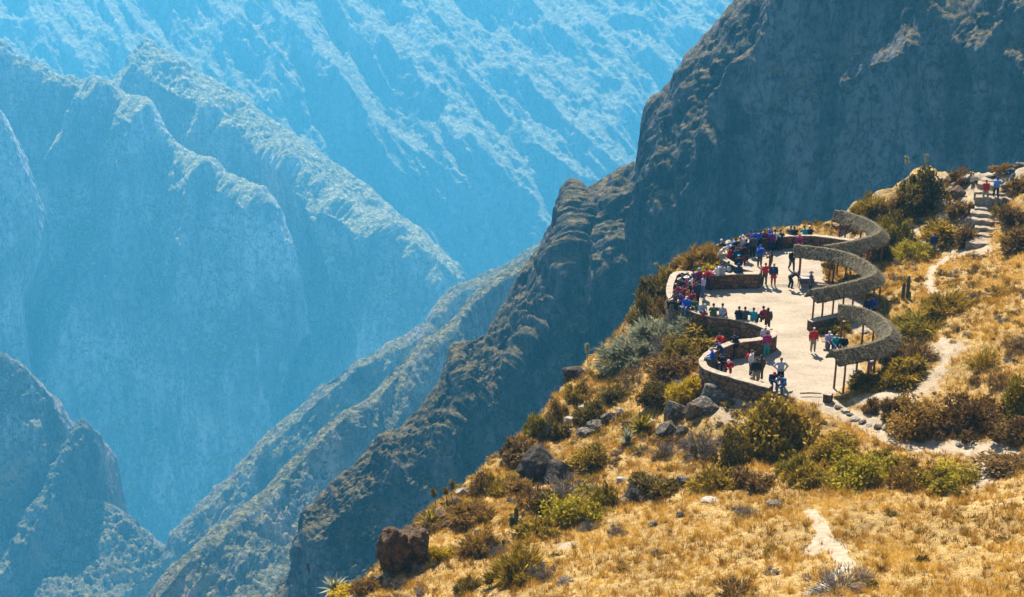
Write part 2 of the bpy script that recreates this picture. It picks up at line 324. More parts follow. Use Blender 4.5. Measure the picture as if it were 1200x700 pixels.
CP = [ # px, py, z
 (1000,240,1.2),(1010,231,1.6),(1040,225,2.2),(1080,203,3.4),(1130,205,4.3),(1165,208,5.0),(1195,193,5.8),(1300,170,8),(1500,150,13),
 (1155,290,1.6),(1200,300,3.0),(1060,270,0.8),(1040,300,0.3),(1100,260,1.8),(1120,240,2.8),(1060,330,0.6),(1090,350,1.3),(1200,350,3.6),(1300,350,6),(1040,375,0.4),(1080,400,1.4),
 (1200,430,3.6),(1100,450,1.5),(1040,420,0.4),(1030,450,0.3),(1000,480,-.15),(1150,500,1.6),(1050,515,0.0),(1150,530,0.9),(1100,527,0.4),(1200,520,1.6),(1300,520,4.0),
 (1150,562,2.1),(1200,553,2.5),(1300,545,4.5),(1000,568,1.0),(900,575,0.1),(850,582,-0.4),(770,592,-1.5),(950,500,-.5),(900,500,-1.3),(1000,520,0.0),(950,545,-.3),(1050,550,0.5),
 (1200,700,6.0),(1000,700,4.4),(800,700,2.2),(600,700,-0.4),(400,700,-4.3),(1200,620,4.3),(1000,630,2.6),(800,640,0.5),(640,640,-1.8),(500,680,-3.2),
 (862,461,-0.0),(845,455,0.0),(832,449,0.1),(880,466,-.1),(890,470,-0.2),(800,450,-1.3),(812,425,-0.6),(760,480,-3.0),(800,510,-2.4),(850,540,-1.3),(700,560,-3.2),(700,500,-3.8),(640,560,-4.2),(560,620,-4.5),
 (780,395,-2.2),(740,420,-3.0),(860,385,-1.6),(820,385,-1.9),(780,365,-1.9),(840,312,-1.0),(820,308,-1.3),
]
CREST = [(200,1000,-12),(300,800,-8),(352,712,-5.6),(385,690,-5.0),(425,678,-4.8),(452,655,-5.0),(470,628,-5.3),(500,598,-5.6),(525,585,-5.8),(550,568,-5.8),(572,545,-5.8),(600,523,-5.5),(622,500,-5.2),(640,478,-4.9),(668,448,-4.5),(690,425,-4.2),(712,402,-3.8),(735,385,-3.5),(746,362,-3.0),(755,342,-2.5),(775,322,-2.0),(785,313,-1.6),(808,303,-1.3),(832,296,-1.0),(845,291,-0.9),(870,279,-0.6),(900,270,-0.4),(940,266,-.3),(975,266,-.3),(990,247,0.9),(1006,232,1.6),(1040,221,2.3),(1078,201,3.4),(1130,203,4.3),(1165,199,5.3),(1190,193,5.9),(1300,165,8.5),(1600,130,15)]
crest_xy = np.array([PZ(*p)[:2] for p in CREST])
ctrl = np.array([[*PZ(*p)[:2], p[2]] for p in CP + CREST] + [[0, 45, 8.5], [15, 45, 12], [30, 45, 13], [-10, 45, 3], [0, 25, 22], [20, 25, 24], [-12, 25, 15], [0, 6, 35.5], [25, 0, 38], [-10, 0, 31], [50, 60, 12], [60, 30, 25], [0, -25, 44], [40, -25, 46], [60, 100, 13], [60, 140, 18]])
_c, _ = np.unique(np.round(ctrl, 3), axis=0), 0
def tps_fit(P, z, lam=0.02):
    d = np.linalg.norm(P[:, None] - P[None], axis=2); K = np.where(d > 0, d * d * np.log(d + 1e-12), 0) / 100
    n = len(P); A = np.zeros((n + 3, n + 3)); A[:n, :n] = K + lam * np.eye(n); A[:n, n] = 1; A[:n, n + 1:] = P; A[n, :n] = 1; A[n + 1:, :n] = P.T
    return np.linalg.solve(A, np.r_[z, 0, 0, 0])
_tw = tps_fit(_c[:, :2], _c[:, 2], 0.5)
def tps(P):
    out = np.zeros(len(P))
    for i in range(0, len(P), 40000):
        q = P[i:i + 40000]; d = np.linalg.norm(q[:, None] - _c[None, :, :2], axis=2)
        K = np.where(d > 0, d * d * np.log(d + 1e-12), 0) / 100
        out[i:i + 40000] = K @ _tw[:-3] + _tw[-3] + q @ _tw[-2:]
    return out
# closed region of the spur top: crest line, closed to the right and behind the camera
REG = np.concatenate([crest_xy, [[400, 160], [400, -200], [-30, -200], [-30, 20]]])
def smooth(a, b, x): t = np.clip((x - a) / (b - a), 0, 1); return t * t * (3 - 2 * t)
# stairway axis
st_a = PZ(1153, 291, 1.5); st_b = PZ(1166, 209, 5.0)
PATHS = [ # pixels, half width m, z hint
 ([(950,461),(968,474),(992,487),(1025,500),(1050,516),(1080,526),(1120,525),(1150,527),(1166,538),(1152,556),(1146,566)], 0.8),
 ([(948,601),(960,612),(966,624),(957,640),(954,648)], 0.42), ([(966,626),(978,640),(984,652),(992,664),(975,680),(960,694)], 0.45),
 ([(1128,299),(1110,303),(1096,312),(1089,326),(1092,344)], 0.35), ([(1105,398),(1113,415),(1100,436)], 0.32),
 ([(1100,438),(1065,450),(1030,462),(1005,472)], 0.55),
 ([(1062,262),(1078,277),(1092,290),(1120,296),(1150,294)], 0.3), ([(1128,222),(1135,240),(1140,262),(1145,285),(1152,297)], 0.55),
 ([(1136,213),(1160,205),(1185,200),(1215,196)], 1.1)]
def height(P, detail=True):
    P = np.asarray(P, float); h = tps(P); ins = inside(P, REG); dc = dist_poly(P, crest_xy, False)
    x, y = P[:, 0], P[:, 1]; z0 = x * 0
    out = np.where(ins, 0, dc)
    wob = 1 + 0.5 * fbm(x / 6, y / 6, z0 + 2, 3)
    inf = inside(P, FLOOR); df = dist_poly(P, FLOOR)
    if detail:
        a = smooth(0.2, 3.0, df)
        bump = 0.55 * fbm(x / 4.5, y / 4.5, z0, 5, 0.5) + 0.10 * fbm(x / 0.8, y / 0.8, z0 + 9, 3, 0.6)
        rough = smooth(14, 2, dc) * smooth(0.2, 3.5, df)
        rk = fbm(x / 3.2, y / 3.2, z0 + 5, 5, 0.6, True)
        h = h + a * (bump + rough * 0.65 * (rk - 0.35))
    h = h - np.where(ins, 0, 1.0) * (out * 1.35 * wob + 0.3 * np.minimum(out, 3)) 
    left = dist_poly(P, WALLS, False) < dist_poly(P, floor_rest, False)
    t = np.where(left, smooth(0.0, 0.3, df), smooth(0.15, 1.6, df))
    near0 = np.where(left & (df < 2.5), np.minimum(h, -0.08), h)
    h = np.where(inf, -0.25, (-0.04 + (near0 + 0.04) * t))
    return h
def hit(px, py, lo=45, hi=140):
    d = ray(px, py); Ys = np.arange(lo, hi, 0.15); Pn = np.array([0, 0, CAMZ]) + d[None] * (Ys / d[1])[:, None]
    hz = height(Pn[:, :2]); k = np.where(Pn[:, 2] <= hz)[0]
    if len(k) == 0: return None
    return Pn[k[0]]
def hits(lst):
    return [hit(*p) for p in lst]

xs = np.r_[np.arange(-60, -32, 1.5), np.arange(-32, 46, 0.25), np.arange(46, 100, 1.5)]
ys = np.r_[np.arange(-60, 50, 1.5), np.arange(50, 128, 0.25), np.arange(128, 175, 1.5)]
GX, GY = np.meshgrid(xs, ys); GP = np.stack([GX.ravel(), GY.ravel()], 1)
GZ = height(GP)
GV = np.stack([GX.ravel(), GY.ravel(), GZ], 1)
# roughen the outer drop sideways so that the rim is rocky
dcr = dist_poly(GP, crest_xy, False); inr = inside(GP, REG)
wv = np.where(inr, smooth(3, 0, dcr), 1.0) * smooth(1.0, 4.0, dist_poly(GP, FLOOR))
GV[:, 2] += wv * 0.9 * fbm(GV[:, 0] / 2.2, GV[:, 1] / 2.2, GV[:, 2] / 2.2, 4, 0.6)
nx, ny = len(xs), len(ys); idx = np.arange(nx * ny).reshape(ny, nx)
GF = np.stack([idx[:-1, :-1], idx[:-1, 1:], idx[1:, 1:], idx[1:, :-1]], -1).reshape(-1, 4)
# dirt path mask
fc = GV[GF].mean(1)
pd = np.full(len(fc), 9.0); pdv = np.full(len(GP), 9.0)
def path_d(P):
    out = np.full(len(P), 9.0)
    for line, w in PATH_W: out = np.minimum(out, dist_poly(P, line, False) / w)
    return out
PATH_W = []
for pts, w in PATHS:
    q = [p for p in hits(pts) if p is not None]
    PATH_W.append((np.array([p[:2] for p in q]), w))
sel = (fc[:, 0] > 0) & (fc[:, 1] > 45) & (fc[:, 1] < 130)
pd[sel] = path_d(fc[sel, :2]) + 0.55 * fbm(fc[sel, 0] / 0.9, fc[sel, 1] / 0.9, fc[sel, 0] * 0, 4, 0.65)
ispath = pd < 1.0

def ground_material():
    t = NT('dry_ground'); v = t.coord()
    a = t.noise(v, 0.22, 5, 0.6); b = t.noise(v, 1.6, 6, 0.7); c3 = t.noise(v, 9, 5, 0.75)
    c = t.ramp(t.math('ADD', t.math('MULTIPLY', a, 0.35), t.math('MULTIPLY', b, 0.65)), [(0.36, (0.14, 0.08, 0.025)), (0.46, (0.27, 0.17, 0.05)), (0.55, (0.36, 0.23, 0.07)), (0.66, (0.44, 0.30, 0.12))])
    c = t.mix(t.ramp(c3, [(0.40, 0.8), (0.52, 0.0)]), c, (0.07, 0.04, 0.018))
    at = t.n('ShaderNodeAttribute', _attribute_name='sand'); 
    sandc = t.ramp(c3, [(0.35, (0.19, 0.13, 0.07)), (0.6, (0.34, 0.26, 0.16))])
    sm = t.ramp(t.math('ADD', at.outputs['Fac'], t.math('MULTIPLY', t.math('SUBTRACT', b, 0.5), 1.6)), [(0.4, 0.0), (0.7, 1.0)])
    c = t.mix(sm, c, sandc)
    g = t.n('ShaderNodeNewGeometry'); sp = t.n('ShaderNodeSeparateXYZ'); t.l(g.outputs['Normal'], sp.inputs[0])
    rn = t.noise(v, 1.3, 6, 0.7)
    rc = t.ramp(rn, [(0.35, (0.05, 0.035, 0.022)), (0.5, (0.15, 0.10, 0.06)), (0.65, (0.32, 0.25, 0.18))])
    m = t.ramp(t.math('ADD', sp.outputs[2], t.math('MULTIPLY', t.math('SUBTRACT', b, 0.5), 0.5)), [(0.60, 1.0), (0.74, 0.0)])
    c = t.mix(m, c, rc); t.color(c)
    t.bump(t.math('ADD', t.math('MULTIPLY', b, 0.6), t.math('MULTIPLY', c3, 0.4)), 0.8, 0.25)
    return t.m
def path_material():
    t = NT('pale_dirt'); v = t.coord(); b = t.noise(v, 2.5, 6, 0.7); c3 = t.noise(v, 14, 4, 0.7)
    c = t.ramp(t.math('ADD', t.math('MULTIPLY', b, 0.6), t.math('MULTIPLY', c3, 0.4)), [(0.38, (0.20, 0.14, 0.08)), (0.52, (0.31, 0.24, 0.15)), (0.68, (0.38, 0.31, 0.21))])
    t.color(c); t.bump(c3, 0.6, 0.1); return t.m
M_ground = ground_material(); M_path = path_material()
SANDY = [(1045,470,1.8),(1075,455,1.6),(1125,222,2.2),(1180,200,3.0),(1105,410,1.5),(1010,385,1.6),(890,500,1.2),(860,480,1.5),(1180,530,2.0),(1110,215,1.8),(1010,238,1.6),(1150,240,1.8),(665,640,.6),(1000,275,1.5)]
sand = np.zeros(len(GV))
for px, py, r in SANDY:
    p = hit(px, py)
    if p is None: continue
    sand = np.maximum(sand, np.clip(1.25 - np.hypot(GV[:, 0] - p[0], GV[:, 1] - p[1]) / (r * 1.3), 0, 1))
def submesh(name, mask):
    f = GF[mask]; u, inv = np.unique(f, return_inverse=True)
    me = np_mesh(name, GV[u], inv.reshape(-1, 4)); at = me.attributes.new('sand', 'FLOAT', 'POINT'); at.data.foreach_set('value', sand[u].astype(np.float32)); return me
tag(link('ground', submesh('ground', ~ispath), M_ground), kind='structure')
tag(link('path', submesh('path', ispath), M_path), kind='structure')

# ------------------------------------------------------------------ terrace floor and parapets
def resample(P, step, closed=False):
    P = np.asarray(P, float)
    d = np.r_[0, np.cumsum(np.linalg.norm(np.diff(P, axis=0), axis=1))]; n = max(2, int(d[-1] / step) + 1)
    # catmull-rom through the points
    t = np.linspace(0, d[-1], n); out = np.stack([np.interp(t, d, P[:, k]) for k in range(P.shape[1])], 1)
    for _ in range(3): out[1:-1] = 0.25 * out[:-2] + 0.5 * out[1:-1] + 0.25 * out[2:]
    return out
def stone_mat(name, c1, c2, mortar, scale=2.6, rough=0.9):
    t = NT(name); v = t.coord((1, 1, 1.5))
    nv = t.n('ShaderNodeTexNoise', Scale=1.5, Detail=2); t.l(v, nv.inputs['Vector'])
    mv = t.n('ShaderNodeMix', _data_type='VECTOR'); mv.inputs[0].default_value = 0.12; t.l(v, mv.inputs[4]); t.l(nv.outputs['Color'], mv.inputs[5])
    vo = t.n('ShaderNodeTexVoronoi', Scale=scale, _feature='DISTANCE_TO_EDGE'); t.l(mv.outputs[1], vo.inputs['Vector'])
    vc = t.n('ShaderNodeTexVoronoi', Scale=scale); t.l(mv.outputs[1], vc.inputs['Vector'])
    sp = t.n('ShaderNodeSeparateColor'); t.l(vc.outputs['Color'], sp.inputs[0])
    fine = t.noise(v, 12, 4, 0.7)
    c = t.ramp(t.math('ADD', t.math('MULTIPLY', sp.outputs[0], 0.6), t.math('MULTIPLY', fine, 0.4)), [(0.2, c1), (0.8, c2)])
    c = t.mix(t.ramp(vo.outputs['Distance'], [(0.02, 1.0), (0.07, 0.0)]), c, mortar); t.color(c)
    t.bump(t.math('ADD', t.ramp(vo.outputs['Distance'], [(0.0, 0.0), (0.12, 1.0)]), t.math('MULTIPLY', fine, 0.3)), 0.9, 0.06)
    return t.m
M_wall = stone_mat('rubble_stone', (0.09, 0.045, 0.022), (0.18, 0.10, 0.052), (0.035, 0.02, 0.012))
def cap_mat():
    t = NT('wall_cap'); v = t.coord(); a = t.noise(v, 3, 5, 0.7); t.color(t.ramp(a, [(0.35, (0.20, 0.15, 0.10)), (0.65, (0.34, 0.27, 0.19))])); t.bump(a, 0.5, 0.05); return t.m
M_cap = cap_mat()
def ribbon(name, P, w, z0, z1, mat, parent=None, jag=0.0, loc=None):
    """a solid strip: P centre line, w width, from z0(bottom, may be array) to z1"""
    n = len(P); T = np.gradient(P, axis=0); T /= np.linalg.norm(T, axis=1)[:, None]; Nn = np.stack([-T[:, 1], T[:, 0]], 1)
    if loc is None: loc = (0, 0, 0)
    z0 = np.broadcast_to(z0, (n,)); z1 = np.broadcast_to(z1, (n,)) + (rng.normal(size=n) * jag if jag else 0)
    L = P + Nn * w / 2; Rr = P - Nn * w / 2
    if jag:
        L = L + rng.normal(size=(n, 2)) * jag * 0.8; Rr = Rr + rng.normal(size=(n, 2)) * jag * 0.8
    V = np.concatenate([np.c_[L, z0], np.c_[L, z1], np.c_[Rr, z1], np.c_[Rr, z0]]) - np.array([loc[0], loc[1], loc[2]])
    fs = []
    for i in range(n - 1):
        for a in range(4):
            b = (a + 1) % 4; fs.append((a * n + i, a * n + i + 1, b * n + i + 1, b * n + i))
    fs.append((0, n, 2 * n, 3 * n)); fs.append((n - 1, 4 * n - 1, 3 * n - 1, 2 * n - 1))
    me = np_mesh(name, V, fs, False); return link(name, me, mat, parent)
def parapet(P, label, w=0.42):
    P = resample(P, 0.35); c = P.mean(0)
    e = empty('parapet_wall', (c[0], c[1], 0.0), label=label, cat='wall', group='curved stone parapets round the terrace')
    ribbon('stone_wall', P, w, -3.2, WT - 0.07, M_wall, e, 0.012, (c[0], c[1], 0))
    ribbon('coping', P, w + 0.08, WT - 0.07, WT, M_cap, e, 0.014, (c[0], c[1], 0))
    return e
parapet(W1, 'low curved stone parapet round the farthest lobe of the terrace, with the long crowd leaning on it')
parapet(W2, 'low curved stone parapet round the middle lobe of the terrace, with the tight crowd at its far corner')
parapet(W3, 'low curved stone parapet round the nearest lobe of the terrace, above the boulders and the yellow bush')
# ---- floor as a fine sheet clipped to the outline (through bmesh triangulation of the outline)
def floor_mesh():
    lo = FLOOR.min(0) - 0.5; hi = FLOOR.max(0) + 0.5; st = 0.14
    gx, gy = np.meshgrid(np.arange(lo[0], hi[0], st), np.arange(lo[1], hi[1], st)); P = np.stack([gx.ravel(), gy.ravel()], 1)
    ok = inside(P, FLOOR) | (dist_poly(P, floor_rest, False) < 0.25 + 0.5 * np.clip(fbm(P[:, 0] * 1.3, P[:, 1] * 1.3, P[:, 0] * 0, 3), 0, 1)); z = 0.02 * fbm(P[:, 0] / 1.5, P[:, 1] / 1.5, P[:, 0] * 0, 4) + 0.01 * fbm(P[:, 0] * 4, P[:, 1] * 4, P[:, 0] * 0, 2)
    z = z - 0.14 * smooth(0, 0.15, (YSTEP - P[:, 1]) + 0.06 * np.sin(P[:, 0]))
    ny_, nx_ = gx.shape; ix = np.arange(nx_ * ny_).reshape(ny_, nx_)
    f = np.stack([ix[:-1, :-1], ix[:-1, 1:], ix[1:, 1:], ix[1:, :-1]], -1).reshape(-1, 4); f = f[ok[f].all(1)]
    u, inv = np.unique(f, return_inverse=True); return np_mesh('terrace_floor', np.c_[P, z][u], inv.reshape(-1, 4))
YSTEP = PZ(900, 334, 0.0)[1]
def floor_mat():
    t = NT('beaten_gravel'); v = t.coord(); a = t.noise(t.coord((0.7, 1.3, 1)), 0.5, 6, 0.65); b = t.noise(v, 5, 6, 0.7); c3 = t.noise(v, 25, 3, 0.7)
    m = t.math('ADD', t.math('MULTIPLY', a, 0.45), t.math('ADD', t.math('MULTIPLY', b, 0.35), t.math('MULTIPLY', c3, 0.2)))
    t.color(t.ramp(m, [(0.36, (0.17, 0.13, 0.085)), (0.50, (0.27, 0.215, 0.145)), (0.64, (0.33, 0.27, 0.19))])); t.bump(m, 0.5, 0.06); return t.m
tag(link('terrace_floor', floor_mesh(), floor_mat()), kind='structure')
# ================================================================== plants, rocks
CAMP = np.array([0, 0, CAMZ])
def mpp(p): return float(np.linalg.norm(np.asarray(p) - CAMP)) / F      # metres per photo pixel
def leaf_mat(name, c, c2=None, var=0.5, trans=0.35):
    t = NT(name); at = t.n('ShaderNodeAttribute', _attribute_name='tone')
    c2 = c2 or tuple(v * 1.8 for v in c)
    col = t.ramp(at.outputs['Fac'], [(0.0, tuple(v * (1 - var) for v in c)), (0.5, c), (1.0, c2)]); t.color(col)
    tr = t.n('ShaderNodeBsdfTranslucent'); t.l(col, tr.inputs[0]); mx = t.n('ShaderNodeMixShader'); mx.inputs[0].default_value = trans
    t.l(t.b.outputs[0], mx.inputs[1]); t.l(tr.outputs[0], mx.inputs[2]); o = [n for n in t.t.nodes if n.type == 'OUTPUT_MATERIAL'][0]; t.l(mx.outputs[0], o.inputs[0])
    return t.m
def tri_mesh(name, T, tone):
    n = len(T); me = np_mesh(name, T.reshape(-1, 3), np.arange(n * 3).reshape(-1, 3), False)
    at = me.attributes.new('tone', 'FLOAT', 'FACE'); at.data.foreach_set('value', np.clip(tone, 0, 1).astype(np.float32)); return me
def unit(v): return v / (np.linalg.norm(v, axis=-1, keepdims=True) + 1e-9)
def foliage(r, n, leaf, clumps=26, flat=0.75, spike=0.0):
    """leaf clumps spread through a dome of radius r"""
    cc = unit(rng.normal(size=(clumps, 3))); cc[:, 2] = np.abs(cc[:, 2]) * 1.1
    cc = cc * (rng.uniform(0.35, 1.0, (clumps, 1))) * r; cc[:, :2] *= rng.uniform(0.8, 1.15); cc[:, 2] *= flat
    ci = rng.integers(0, clumps, n); cr = rng.uniform(0.10, 0.36, clumps) * r; ct = rng.uniform(0.2, 0.75, clumps)
    d = unit(rng.normal(size=(n, 3))); rad = cr[ci, None] * rng.uniform(0.55, 1.08, (n, 1))
    P = cc[ci] + d * rad; P[:, 2] = np.abs(P[:, 2])
    out = unit(P + 1e-3)
    a = unit(rng.normal(size=(n, 3)) + out * (0.6 + spike)); b = unit(np.cross(a, rng.normal(size=(n, 3))))
    L = leaf * rng.uniform(0.6, 1.5, (n, 1)) * (1 + spike); w = leaf * rng.uniform(0.3, 0.6, (n, 1)) / (1 + spike * .6)
    T = np.stack([P - b * w, P + b * w, P + a * L], 1)
    T2 = np.stack([P - b * w * .9, P + a * L * 0.5 + unit(np.cross(a, b)) * w, P + b * w * .9], 1)
    return np.concatenate([T, T2]), np.tile(ct[ci] + rng.normal(size=n) * 0.2, 2), cc
def tube_np(P, rads, k=5):
    P = np.asarray(P, float); n = len(P); V = []; Fs = []
    T = unit(np.gradient(P, axis=0)); up = np.array([0.3, 0.9, 0.2])
    for i in range(n):
        a = unit(np.cross(T[i], up)); b = np.cross(T[i], a)
        for j in range(k):
            t = 2 * math.pi * j / k; V.append(P[i] + rads[i] * (math.cos(t) * a + math.sin(t) * b))
    for i in range(n - 1):
        for j in range(k): Fs.append((i * k + j, i * k + (j + 1) % k, (i + 1) * k + (j + 1) % k, (i + 1) * k + j))
    return V, Fs
def tubes_mesh(name, items, k=5):
    V, Fs = [], []
    for P, rr in items:
        v, f = tube_np(P, rr, k); o = len(V); V += v; Fs += [tuple(i + o for i in q) for q in f]
    return np_mesh(name, V, Fs, True)
def stems_mesh(cc, r):
    it = []
    for c in cc[:16]:
        m = c * 0.5 + rng.normal(size=3) * 0.06 * r; m[2] = abs(m[2]); it.append(([(0, 0, -0.15 * r), m, c], [0.035 * r, 0.022 * r, 0.008 * r]))
    return tubes_mesh('stem', it, 4)
def ext(me):
    v = np.zeros(len(me.vertices) * 3, np.float32); me.vertices.foreach_get('co', v); v = v.reshape(-1, 3)
    q = np.percentile(v, [2.5, 97.5], axis=0); return float((q[1, 0] - q[0, 0] + q[1, 1] - q[0, 1]) / 2), float(np.percentile(v[:, 2], 98))
SH = {'round': [], 'spiky': [], 'twiggy': [], 'small': []}
for i in range(5):
    T, tn, cc = foliage(1.0, 5600, 0.08, 44, rng.uniform(0.7, 0.95)); SH['round'].append((tri_mesh('foliage', T, tn), stems_mesh(cc, 1)))
for i in range(4):
    T, tn, cc = foliage(1.0, 3600, 0.10, 34, 0.65, 1.4); SH['spiky'].append((tri_mesh('foliage', T, tn), stems_mesh(cc, 1)))
for i in range(4):
    T, tn, cc = foliage(1.0, 1500, 0.07, 40, 0.75, 2.2)
    SH['twiggy'].append((tri_mesh('foliage', T, tn), stems_mesh(np.concatenate([cc] * 2), 1.0)))
for i in range(4):
    T, tn, cc = foliage(1.0, 1800, 0.13, 26, 0.7, 0.6); SH['small'].append((tri_mesh('foliage', T, tn), stems_mesh(cc, 1)))
def rosette(n=70, r=1.0, w=0.05, up=0.55):
    T = []; tn = []
    for i in range(n):
        a = rng.uniform(0, 2 * math.pi); e = rng.uniform(0.1, 1.35) ; L = r * rng.uniform(0.7, 1.05)
        d = np.array([math.cos(a) * math.cos(e), math.sin(a) * math.cos(e), math.sin(e)]); s = np.array([-math.sin(a), math.cos(a), 0]) * w * r
        m = d * L * 0.5 + np.array([0, 0, 0.05 * r]); tip = d * L - np.array([0, 0, 0.06 * r])
        T += [[-s, s, m + s], [-s, m + s, m - s], [m - s, m + s, tip]]; tn += [rng.uniform(0, 1)] * 3
    return tri_mesh('leaves', np.array(T), np.array(tn))
ROS = [rosette(90), rosette(60, w=0.07)]
M_bark = NT('bark'); M_bark.color((0.10, 0.065, 0.04)); M_bark = M_bark.m
LM = dict(olive=leaf_mat('olive_leaf', (0.24, 0.15, 0.010), (0.54, 0.35, 0.035)), green=leaf_mat('green_leaf', (0.19, 0.135, 0.008), (0.42, 0.30, 0.02)),
 dark=leaf_mat('dark_leaf', (0.12, 0.08, 0.012), (0.30, 0.19, 0.03)), lime=leaf_mat('lime_leaf', (0.31, 0.235, 0.012), (0.56, 0.42, 0.035)),
 brown=leaf_mat('brown_leaf', (0.16, 0.085, 0.02), (0.34, 0.20, 0.06)), gold=leaf_mat('gold_leaf', (0.26, 0.14, 0.022), (0.46, 0.28, 0.06)),
 yellow=leaf_mat('yellow_flower', (0.45, 0.29, 0.01), (0.62, 0.45, 0.02), 0.6), silver=leaf_mat('silver_leaf', (0.23, 0.22, 0.12), (0.40, 0.37, 0.22)),
 grey=leaf_mat('grey_leaf', (0.13, 0.105, 0.08), (0.26, 0.22, 0.18)), rust=leaf_mat('rust_leaf', (0.15, 0.075, 0.018), (0.30, 0.16, 0.04)))
WORD = dict(olive='olive green', green='green', dark='dark', lime='yellow-green', brown='brown', gold='golden', yellow='bright yellow', silver='silvery', grey='grey', rust='rusty brown')
def shrub(px, py, w, h, form, mat, label, k=0, group='shrubs on the dry slope'):
    p = hit(px, py)
    if p is None: print('miss shrub', px, py); return
    s = mpp(p)
    if form == 'rosette':
        rx = w * s / 2 / 0.98; rz = h * s / 0.93 / 0.8
        e = empty('spiky_plant', p, rng.uniform(0, 6), label, 'plant', group); m = ROS[k % 2]; o = link('leaves', m, LM[mat], e); o.scale = (rx, rx, rz * .8)
        return e
    me, st = SH[form][k % len(SH[form])]; ew, eh = ext(me); rx = w * s / ew; rz = max(h * s * 0.98 - 0.42 * w * s * 0.35, 0.5 * h * s) / 0.93 / eh
    e = empty('shrub', p - np.array([0, 0, 0.06 * rz]), rng.uniform(0, 6), label, 'shrub', group)
    o = link('foliage', me, LM[mat], e); o.scale = (rx, rx, rz)
    o = link('stem', st, M_bark, e); o.scale = (rx, rx, rz)
    return e
